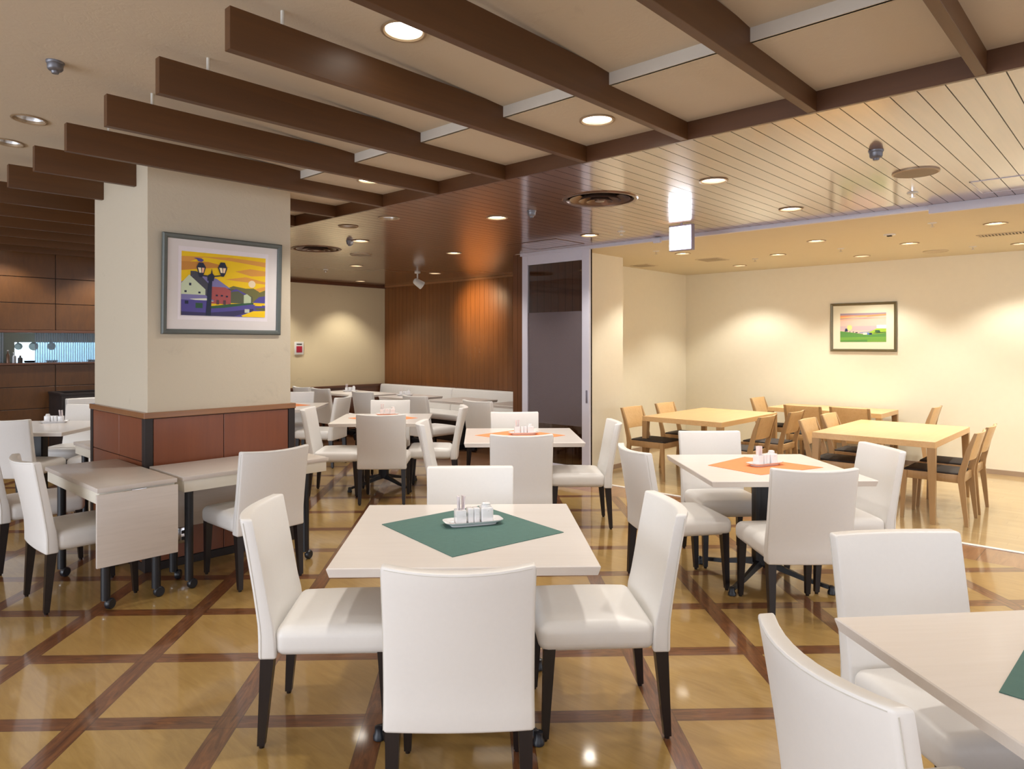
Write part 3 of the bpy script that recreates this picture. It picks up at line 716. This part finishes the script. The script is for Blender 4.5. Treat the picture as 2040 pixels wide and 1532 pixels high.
# ------------------------------------------------------------------ white pedestal tables
TZ = .742
def top_bm(a, b, z=TZ, th=.037):
    bm = B(); c = .010; e = .0035
    def r(dx, zz): return [(-a/2+dx, -b/2+dx, zz), (a/2-dx, -b/2+dx, zz), (a/2-dx, b/2-dx, zz), (-a/2+dx, b/2-dx, zz)]
    loft(bm, [r(.011, z-th), r(.009, z-th+.001), r(.001, z-.008), r(0, z-e), r(e, z)])
    return bm
def column_bm(x=0, y=0, w=.105):
    bm = B(); n = 40; rg = []
    for z in (.10, TZ-.04):
        ring = []
        for k in range(n):
            a = 2*PI*k/n; c_, s_ = math.cos(a), math.sin(a)
            q = (abs(c_)**6+abs(s_)**6)**(-1/6)*w/2*(1-.05*(k % 2)); ring.append((x+q*c_, y+q*s_, z))
        rg.append(ring)
    return loft(bm, rg)
def foot_bm(ang, L=.45):
    bm = B(); d = Vector((math.cos(ang), math.sin(ang), 0)); s = Vector((-d.y, d.x, 0))
    rings = []
    for t, z, w, h in ((.02, .115, .05, .05), (.10, .10, .042, .036), (L*.6, .062, .034, .026), (L-.03, .043, .028, .022), (L, .040, .026, .02)):
        p = d*t; rings.append([tuple(p-s*w/2+Vector((0, 0, z-h/2))), tuple(p+s*w/2+Vector((0, 0, z-h/2))), tuple(p+s*w/2*.6+Vector((0, 0, z+h/2))), tuple(p-s*w/2*.6+Vector((0, 0, z+h/2)))])
    loft(bm, rings); return bm
def glide_bm(ang, L=.45):
    return lathe(B(), [(.018, 0), (.024, .003), (.024, .018), (.018, .028), (.018, .05), (.008, .056)], math.cos(ang)*(L-.008), math.sin(ang)*(L-.008), 16)
def build_table(a=1.0, b=1.0):
    t = thing('dining_table', 'x', 'table', (0, 0, 0), 0, 'white square pedestal tables')
    obj('tabletop', top_bm(a, b), M['laminate'], t, False)
    obj('column', column_bm(), M['black'], t)
    obj('mounting_plate', box(B(), -.17, .17, -.17, .17, TZ-.048, TZ-.037, .002), M['black'], t)
    for k in range(4):
        an = PI/4+k*PI/2
        f = obj('foot', foot_bm(an), M['black'], t); obj('glide', glide_bm(an), M['rubber'], f)
    return t
tp = build_table(); TG = 'white square pedestal tables'
tabs = [((2.118, 2.191), 0, 'foreground white table with a green mat in the middle of the photo'),
        ((4.574, 1.917), 0, 'white table with an orange mat in the right half, before the oak tables'),
        ((4.676, 4.136), 0, 'white table with an orange mat in front of the glass door'),
        ((4.697, 6.16), 0, 'white table with an orange mat just right of the pillar'),
        ((4.71, 8.34), 0, 'white table with an orange mat cut off by the right edge of the pillar'),
        ((1.915, 8.02), 0, 'plain white table without a mat left of the pillar'),
        ((2.245, -.005), 4, 'white table with a green mat cut off at the bottom right corner')]
for i, ((u, v), dg, lab) in enumerate(tabs):
    rz = -PI/4+math.radians(dg)
    if i == 0: tp.location = (u, v, 0); tp.rotation_euler = (0, 0, rz); tp['label'] = lab
    else: dup(tp, (u, v, 0), rz, lab, TG)
for ch in tp.children:
    if ch.name.startswith('foot'): ch.rotation_euler = (0, 0, math.radians(-5))
# bench tables
def bench_table(u0, u1, v0, v1, lab):
    t = thing('bench_table', lab, 'table', ((u0+u1)/2, (v0+v1)/2, 0), 0, 'white tables along the bench')
    a, b = u1-u0, v1-v0
    obj('tabletop', top_bm(a, b), M['laminate'], t, False)
    ys = [0] if b < 1 else [-b/2+.35, b/2-.35]
    for y in ys:
        obj('column', column_bm(0, y, .08), M['black'], t)
        bm = B(); box(bm, -.26, .26, y-.03, y+.03, .02, .10, .01); box(bm, -.03, .03, y-.26, y+.26, .02, .10, .01); box(bm, -.25, -.21, y-.02, y+.02, 0, .03); box(bm, .21, .25, y-.02, y+.02, 0, .03)
        obj('base', bm, M['black'], t)
bench_table(6.50, 7.22, 9.08, 10.40, 'long white bench table in the far corner')
bench_table(6.62, 7.32, 8.10, 8.82, 'white bench table with a condiment tray, second from the far corner')
bench_table(6.70, 7.40, 7.0, 7.72, 'white bench table without a tray, third from the far corner')
bench_table(6.74, 7.44, 5.95, 6.65, 'white bench table at the right end of the bench, mostly hidden')
# bench
def bench(v0, v1, lab):
    t = thing('banquette_bench', lab, 'bench', (0, 0, 0), 0, 'white banquette benches')
    def lean(x, y, z): return (x-.05*max(0, (.80-z)/.4), y, z)
    obj('backrest', soft(8.10, 8.23, v0+.003, v1-.003, .42, .80, .028, lean, 0, 6, 3), M['leather'], t)
    obj('seat', soft(7.56, 8.12, v0+.003, v1-.003, .33, .435, .03, None, 2, 6, 0), M['leather'], t)
    obj('plinth', box(B(), 7.63, 8.2, v0+.003, v1-.003, 0, .335, .003), M['darkseam'], t)
bench(8.74, 10.74, 'left half of the white wall bench, reaching the far corner')
bench(5.88, 8.74, 'right half of the white wall bench, ending near the glass door')

# ------------------------------------------------------------------ folding tables around the pillar
FZ = .725
def caster(bmx, x, y):
    pass
def fold_table(name, u0, u1, v0, v1, legs, lab, leaf=None, board=None):
    t = thing(name, lab, 'table', (0, 0, 0), 0, 'folding tables on casters around the pillar')
    bm = B(); box(bm, u0, u1, v0, v1, FZ-.028, FZ, .003)
    obj('tabletop', bm, M['laminate_fold'], t)
    bm = B(); i = .012
    box(bm, u0+i, u1-i, v0+i, v1-i, FZ-.10, FZ-.0285, .002)
    obj('apron', bm, M['cream_lam'], t)
    for (x, y, w) in legs:
        l = obj('leg', lathe(B(), [(.026, .055), (.026, FZ-.10)], x, y, 18), M['black'], t)
        bm = B(); lathe(bm, [(.026, -.018), (.032, -.010), (.032, .010), (.026, .018)], 0, 0, 20)
        bmesh.ops.rotate(bm, verts=bm.verts[:], cent=(0, 0, 0), matrix=Matrix.Rotation(PI/2, 3, 'X')); bmesh.ops.rotate(bm, verts=bm.verts[:], cent=(0, 0, 0), matrix=Matrix.Rotation(w, 3, 'Z'))
        bm2 = bm; bmesh.ops.translate(bm2, verts=bm2.verts[:], vec=(x+.018*math.sin(w)+.012, y-.012, .032))
        obj('caster', bm2, M['rubber'], l)
        obj('caster_hood', lathe(B(), [(.016, .045), (.020, .05), (.020, .072)], x, y, 14), M['chrome'], l)
    if leaf:
        obj('drop_leaf', box(B(), *leaf, .003), M['laminate_fold'], t)
        obj('hinge', box(B(), (u0+u1)/2-.04, (u0+u1)/2+.04, v0-.009, v0+.004, FZ-.045, FZ-.032, .001), M['chrome'], t)
    if board: obj('folded_leaf', box(B(), *board, .003), M['laminate_fold'], t)
    return t
fold_table('folding_table', 1.335, 1.785, 4.42, 5.48, [(1.40, 4.49, .5), (1.685, 4.49, 0), (1.395, 5.33, .3), (1.70, 5.33, .8)],
           'white folding table with a hanging leaf at the left corner of the pillar', leaf=(1.325, 1.78, 4.395, 4.415, .272, .69))
fold_table('folding_table', 1.82, 2.87, 4.42, 4.97, [(1.885, 4.49, .2), (1.885, 4.73, .9), (2.72, 4.49, .4), (2.72, 4.80, 0)],
           'narrow white folding table along the front of the pillar', board=(1.90, 2.70, 4.90, 4.92, .29, .62))
fold_table('folding_table', 1.84, 2.89, 6.17, 6.70, [(1.90, 6.25, .2), (1.90, 6.6, .9), (2.80, 6.25, .4), (2.80, 6.6, 0)],
           'white folding table behind the pillar, only its left corner showing')

# ------------------------------------------------------------------ oak tables and chairs of the side room
def oak_table(u0, u1, v0, v1, lab, z=.712):
    t = thing('oak_table', lab, 'table', ((u0+u1)/2, (v0+v1)/2, 0), 0, 'pale oak tables')
    a, b = (u1-u0)/2, (v1-v0)/2
    obj('tabletop', box(B(), -a, a, -b, b, z-.055, z, .002), M['oak'], t, False)
    for sx in (-1, 1):
        for sy in (-1, 1):
            w0, w1 = .040, .064
            bm = B(); taper(bm, (sx*(a-w0/2), sy*(b-w0/2), .002), (sx*(a-w1/2), sy*(b-w1/2), z-.055), w0, w0, w1, w1)
            obj('leg', bm, M['oakleg'], t, False)
oak_table(6.92, 8.44, 1.39, 2.41, 'pale oak table on the right, nearest the camera, with four brown-cushioned chairs')
oak_table(7.08, 8.58, 3.40, 4.38, 'pale oak table on the left of the side room by the wall stub')
oak_table(9.26, 10.02, 2.42, 3.80, 'pale oak table against the end wall under the framed landscape')
def build_oak_chair():
    t = thing('oak_chair', 'x', 'chair', (0, 0, 0), 0, 'oak chairs with dark cushions')
    w = .21
    for s in (-1, 1):
        bm = B()
        prof = [(-.245, .002, .026), (-.205, .40, .052), (-.212, .46, .05), (-.262, .66, .036), (-.31, .80, .022)]
        loft(bm, [[(x-d/2, s*w-.014, z), (x+d/2, s*w-.014, z), (x+d/2, s*w+.014, z), (x-d/2, s*w+.014, z)] for x, z, d in prof])
        obj('leg', bm, M['oakleg'], t, False)
        bm = B(); taper(bm, (.245, s*(w-.004), .002), (.225, s*(w-.004), .43), .026, .026, .046, .034)
        obj('leg', bm, M['oakleg'], t, False)
    bm = B(); box(bm, -.20, .21, -w-.004, -w+.016, .365, .432, .002); box(bm, -.20, .21, w-.016, w+.004, .365, .432, .002)
    box(bm, -.215, -.195, -w+.01, w-.01, .365, .432, .002); box(bm, .215, .235, -w+.01, w-.01, .365, .432, .002)
    obj('seat_frame', bm, M['oakleg'], t)
    def fn(x, y, z): return (x, y, z+.014*(1-(y/.2)**2)*(1-((x-.01)/.22)**2)*(z > .43))
    obj('cushion', soft(-.19, .235, -.195, .195, .415, .447, .010, fn, 4, 4, 0), M['cushion'], t)
    def bf(x, y, z):
        k = (z-.56)/.24; e = y/.2
        return (x-.236-.07*k-.028*(1-e*e)-.0, y, z)
    obj('backrest', soft(-.009, .009, -.2, .2, .56, .80, .004, bf, 0, 8, 3), M['oak'], t)
    return t
oc = build_oak_chair()
ocs = [((7.24, 1.425), 90, 'oak chair nearest the camera on the right of the nearest oak table'), ((7.83, 1.43), 90, 'oak chair behind the nearest one, on the right of the nearest oak table'),
       ((7.26, 2.265), -90, 'oak chair tucked in on the left side of the nearest oak table, front one'), ((7.96, 2.29), -90, 'oak chair tucked in on the left side of the nearest oak table, rear one'),
       ((7.21, 4.30), -90, 'oak chair at the wall stub, front one on the left of the left-hand oak table'), ((7.98, 4.30), -90, 'oak chair in the corner, rear one on the left of the left-hand oak table'),
       ((7.25, 3.28), 90, 'oak chair on the right of the left-hand oak table, front one, partly behind white chair'), ((7.98, 3.25), 90, 'oak chair on the right of the left-hand oak table, rear one'),
       ((9.05, 3.16), 0, 'oak chair seen from behind at the end wall table, left one of two'), ((9.14, 2.65), 0, 'oak chair seen from behind at the end wall table, right one of two'),
       ((9.66, 3.80), -90, 'oak chair at the left end of the end wall table'), ((9.72, 2.24), 90, 'oak chair at the right end of the end wall table')]
for i, ((u, v), dg, lab) in enumerate(ocs):
    if i == 0: oc.location = (u, v, 0); oc.rotation_euler = (0, 0, math.radians(dg)); oc['label'] = lab
    else: dup(oc, (u, v, 0), math.radians(dg), lab, 'oak chairs with dark cushions')

# ------------------------------------------------------------------ mats and condiment trays
def cloth(name, pts, mat, lab, z=TZ, fold=None):
    bm = B(); n = 10; g = []
    A, Bq, Cq, D = [Vector((p[0], p[1], 0)) for p in pts]
    for i in range(n+1):
        row = []
        for j in range(n+1):
            s, t = i/n, j/n
            p = A*(1-s)*(1-t)+Bq*s*(1-t)+Cq*s*t+D*(1-s)*t
            zz = z+.0026+.0012*abs(math.sin(7*s+3*t))*(1 if 0 < i < n and 0 < j < n else .3)
            row.append((p.x, p.y, zz))
        g.append(row)
    T = [[bm.verts.new(p) for p in r] for r in g]; U = [[bm.verts.new((p[0], p[1], z+.0004)) for p in r] for r in g]
    for i in range(n):
        for j in range(n):
            bm.faces.new((T[i][j], T[i+1][j], T[i+1][j+1], T[i][j+1])); bm.faces.new((U[i][j], U[i][j+1], U[i+1][j+1], U[i+1][j]))
    for i in range(n):
        for a, b in (((i, 0), (i+1, 0)), ((i+1, n), (i, n)), ((0, i+1), (0, i)), ((n, i), (n, i+1))):
            bm.faces.new((T[a[0]][a[1]], U[a[0]][a[1]], U[b[0]][b[1]], T[b[0]][b[1]]))
    tag(obj(name, bm, mat), lab, 'table mat', 'cloth table mats')
cloth('table_mat', [(1.926, 2.54), (2.49, 2.475), (2.382, 1.863), (1.815, 1.955)], M['green'], 'green cloth mat on the foreground white table')
cloth('table_mat', [(4.36, 2.19), (4.86, 2.16), (4.80, 1.60), (4.26, 1.79)], M['orange'], 'orange cloth mat on the white table in the right half')
cloth('table_mat', [(4.367, 4.412), (4.94, 4.40), (4.917, 3.828), (4.38, 3.86)], M['orange'], 'orange cloth mat on the table before the glass door')
cloth('table_mat', [(4.43, 6.44), (4.98, 6.46), (4.96, 5.90), (4.42, 5.88)], M['orange'], 'orange cloth mat on the table right of the pillar')
cloth('table_mat', [(4.43, 8.70), (5.00, 8.72), (5.02, 8.16), (4.45, 8.14)], M['orange'], 'orange cloth mat on the table cut by the pillar')
cloth('table_mat', [(1.985, .27), (2.54, .25), (2.52, -.31), (1.95, -.30)], M['green'], 'green cloth mat corner at the right edge on the corner table')

def build_caddy():
    t = thing('condiment_caddy', 'x', 'condiment tray', (0, 0, 0), 0, 'white condiment trays')
    bm = B(); n = 40
    def ov(a, b, z, e=5): return [((abs(math.cos(k*2*PI/n))**(2/e))*a*(1 if math.cos(k*2*PI/n) > 0 else -1), (abs(math.sin(k*2*PI/n))**(2/e))*b*(1 if math.sin(k*2*PI/n) > 0 else -1), z) for k in range(n)]
    loft(bm, [ov(.105, .035, .0), ov(.105, .036, .004), ov(.132, .05, .014), ov(.135, .052, .017), ov(.128, .047, .0155), ov(.108, .038, .008)])
    obj('tray', bm, M['china'], t)
    bm = B(); box(bm, -.082, -.036, -.024, .024, .008, .058, .003)
    hd = obj('packet_holder', bm, M['china'], t)
    bm = B()
    for k in range(9):
        x = -.074+.004*k+random.uniform(-.001, .001); y = random.uniform(-.012, .012); dx = random.uniform(-.006, .012)
        loft(bm, [[(x-.0012, y-.007, .03), (x+.0012, y-.007, .03), (x+.0012, y+.007, .03), (x-.0012, y+.007, .03)],
                  [(x+dx-.0012, y-.007, .108), (x+dx+.0012, y-.007, .108), (x+dx+.0012, y+.007, .108), (x+dx-.0012, y+.007, .108)]])
    obj('packets', bm, M['packet'], hd, False)
    for x in (-.014, .014):
        bm = B(); box(bm, x-.013, x+.013, -.02, .02, .008, .062, .004, 3); obj('shaker', bm, M['china'], t)
    bm = B(); box(bm, .034, .088, -.027, .027, .008, .062, .005, 3)
    lathe(bm, [(.006, .052), (.004, .05)], .061, -.0275, 10)
    j = obj('sauce_jar', bm, M['china'], t)
    obj('lid', lathe(B(), [(.022, .062), (.022, .067), (.018, .069), (.020, .075), (.012, .079)], .061, 0, 24), M['china'], j)
    t.scale = (1, 1.08, 1.2)
    return t
cd = build_caddy()
cds = [((2.205, 2.24, TZ+.0045), -29, 'white condiment tray on the green mat of the foreground table'), ((4.61, 1.91, TZ+.0045), -20, 'white condiment tray on the orange mat in the right half'),
       ((4.70, 4.13, TZ+.0045), -38, 'white condiment tray on the orange mat before the glass door'), ((4.90, 6.36, TZ+.0045), -40, 'white condiment tray behind the chair back at the table right of the pillar'),
       ((6.95, 10.05, TZ), -40, 'white condiment tray on the far corner bench table'), ((6.98, 8.62, TZ), -40, 'white condiment tray on the second bench table'),
       ((2.10, 8.27, TZ), 150, 'white condiment tray on the plain table left of the pillar')]
for i, (p, dg, lab) in enumerate(cds):
    if i == 0: cd.location = p; cd.rotation_euler = (0, 0, math.radians(dg)); cd['label'] = lab
    else: dup(cd, p, math.radians(dg), lab, 'white condiment trays')

# ------------------------------------------------------------------ framed pictures (built facing -Y, x to the right, z up)
def art(polys, w, h, y0):
    """flat printed shapes, stacked from back to front"""
    bm = B(); mats = []; idx = {}
    for i, (col, pts) in enumerate(polys):
        if col not in idx:
            idx[col] = len(mats); mats.append(plain('ink_%d_%d_%d' % col, lin(*col), .6, var=.03))
        f = bm.faces.new([bm.verts.new(((x-.5)*w, y0-.0002-.00012*i, (y-.5)*h)) for x, y in pts]); f.material_index = idx[col]
    me = bpy.data.meshes.new('print'); bm.to_mesh(me); bm.free()
    for m_ in mats: me.materials.append(m_)
    return me
def circ(cx, cy, r, asp=1, n=24): return [(cx+r*math.cos(2*PI*k/n), cy+r*asp*math.sin(2*PI*k/n)) for k in range(n)]
def rc(a, b, c_, d): return [(a, b), (c_, b), (c_, d), (a, d)]
def picture(name, lab, loc, rz, W_, H_, fw, polys, aw, ah, ax_, az_, fmat, mmat, tilt=0):
    t = thing(name, lab, 'picture', loc, rz); t.rotation_euler = (tilt, 0, rz)
    bm = B()
    a, b = W_/2, H_/2
    prof = [(0, 0), (0, -.018), (fw*.25, -.026), (fw*.75, -.022), (fw, -.014), (fw, 0)]
    rings = [[(-a+d, y, -b+d), (a-d, y, -b+d), (a-d, y, b-d), (-a+d, y, b-d)] for d, y in prof]
    loft(bm, rings, closed=True)
    obj('frame', bm, fmat, t, False)
    obj('mat_board', box(B(), -a+fw*.5, a-fw*.5, -.008, -.002, -b+fw*.5, b-fw*.5), mmat, t, False)
    o = bpy.data.objects.new('print', art(polys, aw, ah, -.0085)); C.objects.link(o); o.parent = t; o.location = (ax_, 0, az_)
Yl, Og, Do, Gr, Nv, Pu, Lp = (246, 205, 10), (226, 160, 70), (205, 140, 60), (112, 110, 62), (28, 38, 66), (82, 74, 150), (128, 124, 178)
P1 = [(Yl, rc(0, 0, 1, 1)), (Og, [(0, .80), (.25, .93), (.6, .90), (1, .85), (1, .93), (.55, .96), (0, .92)]), (Do, [(0, .70), (.3, .76), (.55, .80), (.3, .86), (0, .84)]),
      (Og, [(.62, .74), (.8, .80), (1, .78), (1, .70), (.82, .68)]), (Og, [(.5, .60), (.75, .66), (1, .60), (1, .56), (.7, .58)]), (Og, [(.78, .44), (1, .52), (1, .46), (.9, .42)]),
      ((244, 224, 190), circ(.83, .55, .045, 1.33)), (Gr, [(.5, .44), (.6, .50), (.75, .47), (.85, .48), (.93, .42), (1, .46), (1, .25), (.5, .25)]),
      ((88, 92, 70), [(.55, .46), (.66, .44), (.84, .34), (.84, .22), (.55, .22)]), (Pu, [(.56, .40), (.66, .42), (.76, .34), (.76, .38), (.63, .46)]),
      ((190, 205, 170), [(.73, .22), (.73, .36), (.77, .38), (.82, .33), (.82, .22)]), (Pu, [(.84, .24), (.92, .34), (1, .36), (1, .24)]),
      ((70, 72, 86), [(.10, .70), (.16, .70), (.30, .62), (.56, .46), (.56, .40), (.28, .30), (.10, .60)]), (Lp, [(.22, .63), (.40, .60), (.57, .45), (.34, .47)]),
      ((168, 82, 84), [(.34, .20), (.34, .47), (.50, .47), (.57, .42), (.57, .20)]),
      (Lp, [(0, .52), (0, .46), (.10, .60), (.14, .64)]), ((206, 220, 190), [(0, .33), (0, .50), (.085, .64), (.27, .42), (.27, .33)]),
      (Nv, rc(.085, .47, .11, .51)), (Nv, rc(.035, .36, .06, .39)), (Nv, rc(.19, .35, .215, .38)),
      (Lp, [(0, .33), (.27, .33), (.38, .24), (0, .24)]), ((226, 232, 214), [(.09, .26), (.28, .28), (.37, .23), (.18, .24)]), (Pu, rc(0, .10, .30, .245)), (Nv, rc(.04, .18, .08, .23)),
      ((40, 84, 60), rc(.16, .12, .24, .20)), (Nv, rc(.39, .32, .415, .345)), (Nv, rc(.45, .32, .475, .345)), (Nv, rc(.51, .31, .535, .335)), ((90, 60, 70), rc(.40, .19, .43, .26)), ((90, 60, 70), rc(.48, .19, .51, .26)),
      ((46, 90, 60), [(.30, .15), (.55, .20), (.85, .24), (.85, .20), (.5, .13), (.3, .11)]),
      (Pu, [(0, .12), (.25, .11), (.5, .14), (.82, .21), (1, .20), (1, 0), (0, 0)]), ((56, 52, 96), [(0, .06), (.3, .05), (.6, .09), (.85, .14), (.85, .10), (.6, .0), (0, 0)]),
      (Yl, [(.70, .02), (.85, .10), (1, .11), (1, 0), (.72, 0)]), (Yl, [(.86, .19), (.96, .19), (.96, .205), (.88, .205)]), ((96, 96, 60), [(.86, .15), (1, .16), (1, .11), (.9, .12)]), ((200, 205, 190), rc(.74, .07, .80, .13)),
      (Nv, [(.275, .0), (.335, .0), (.345, .56), (.305, .56)]), (Nv, [(.29, .56), (.36, .56), (.375, .64), (.35, .68), (.34, .76), (.33, .68), (.29, .64)]),
      (Nv, [(.20, .65), (.30, .645), (.30, .63), (.21, .625)]), (Nv, [(.36, .645), (.46, .665), (.47, .65), (.36, .625)]),
      (Nv, [(.165, .77), (.19, .84), (.24, .84), (.27, .77), (.25, .67), (.23, .61), (.20, .61), (.185, .67)]), ((250, 238, 200), [(.18, .76), (.215, .76), (.22, .68), (.195, .68)]), ((244, 190, 160), [(.225, .76), (.255, .76), (.243, .68), (.225, .68)]),
      (Nv, [(.41, .78), (.44, .87), (.49, .87), (.52, .78), (.50, .69), (.48, .64), (.45, .64), (.435, .69)]), ((250, 238, 200), [(.425, .78), (.46, .78), (.465, .70), (.443, .70)]), ((244, 214, 180), [(.47, .78), (.505, .78), (.49, .70), (.47, .70)]),
      (Pu, [(.13, .905), (.17, .91), (.22, .905), (.245, .88), (.22, .85), (.18, .86), (.165, .89)])]
picture('framed_picture', 'framed print of a canal street lamp at sunset on the pillar', (2.362, 5.008, 1.976), 0, .90, .705, .036, [((236, 230, 236), rc(-.035, -.07, 1.035, 1.075))]+P1, .635, .452, .0, .008, M['frame'], M['matboard'], math.radians(2.0))
G1, G2, G3 = (92, 150, 72), (118, 170, 70), (160, 200, 60)
P2 = [((226, 196, 182), rc(0, 0, 1, 1)), ((168, 150, 168), rc(0, .93, 1, 1)), ((240, 160, 110), [(0, .86), (.3, .90), (.6, .86), (1, .90), (1, .96), (.6, .93), (0, .93)]), ((248, 200, 120), [(0, .82), (.35, .86), (.6, .87), (.6, .89), (0, .86)]),
      ((196, 150, 150), [(0, .79), (.3, .82), (.6, .80), (.9, .83), (.6, .84), (.3, .835), (0, .83)]), ((240, 190, 160), [(0, .75), (.5, .78), (1, .80), (1, .84), (.5, .80), (0, .79)]), ((206, 180, 186), rc(0, .40, 1, .55)),
      ((250, 224, 140), circ(.21, .50, .058, 1.6)), ((250, 250, 246), rc(.80, .47, 1, .58)), (G3, [(.60, .30), (.80, .46), (1, .45), (1, .25), (.6, .25)]), ((150, 160, 190), [(.45, .34), (.62, .36), (.75, .44), (.6, .30), (.4, .30)]),
      ((50, 90, 60), [(.76, .34), (.77, .40), (.86, .40), (.88, .33)]), (G1, [(0, .38), (.3, .32), (.55, .26), (.75, .27), (1, .31), (1, 0), (0, 0)]), (G2, [(0, .16), (.4, .17), (1, .18), (1, .0), (0, 0)]), (G1, [(0, .06), (.6, .08), (.6, 0), (0, 0)]),
      ((44, 50, 90), [(.10, .36), (.115, .47), (.16, .47), (.175, .37)]), ((60, 60, 100), rc(.21, .34, .23, .37)), ((60, 60, 100), rc(.28, .33, .31, .36)), ((60, 60, 80), rc(.34, .31, .39, .345)), ((240, 244, 220), rc(.51, .25, .59, .32)),
      ((90, 130, 200), rc(.60, .25, .64, .31)), ((30, 50, 100), rc(.64, .25, .70, .31)), ((30, 70, 50), [(.70, .30), (.80, .33), (1, .34), (1, .32), (.82, .30)])]
picture('framed_picture', 'framed landscape print of green fields on the side room wall', (UR-.006, 2.865, 1.778), -PI/2, .815, .652, .034, P2, .565, .385, 0, -.005, M['frame2'], M['matboard2'])

# fire call box on the cream wall
t = thing('fire_call_box', 'small cream call box with a red window on the far cream wall', 'call box', (6.41, VK-.002, 1.48))
obj('box_cover', box(B(), -.085, .085, -.022, 0, -.11, .11, .006), M['white'], t)
obj('red_window', box(B(), -.055, .055, -.026, -.020, -.075, .035, .003), M['red'], t)
obj('slot', box(B(), -.05, .05, -.025, -.020, .06, .078, .001), M['darkseam'], t)

# dark cabinet and white bench back at the kitchen wall
t = thing('dark_sideboard', 'dark brown sideboard against the kitchen wall left of the pillar', 'sideboard', (0, 0, 0))
bm = B(); box(bm, 2.67, 3.9, 10.2, VK-.025, 0, .89, .004); obj('body', bm, M['darkseam'], t)
bm = B(); box(bm, 2.66, 3.9, 10.19, 10.25, .89, .92, .003); box(bm, 2.66, 2.72, 10.25, VK-.025, .89, .92, .003); box(bm, 2.72, 3.9, 10.72, VK-.025, .89, .92, .003)
obj('top_rim', bm, M['darkseam'], t)
t = thing('white_bench', 'white bench back standing before the dark sideboard', 'bench', (0, 0, 0))
obj('backrest', soft(2.70, 3.9, 10.08, 10.18, .42, .855, .012), M['leather'], t)
obj('seat', soft(2.70, 3.9, 9.62, 10.10, .32, .44, .02), M['leather'], t)
obj('plinth', box(B(), 2.74, 3.86, 9.68, 10.16, 0, .33), M['darkseam'], t)
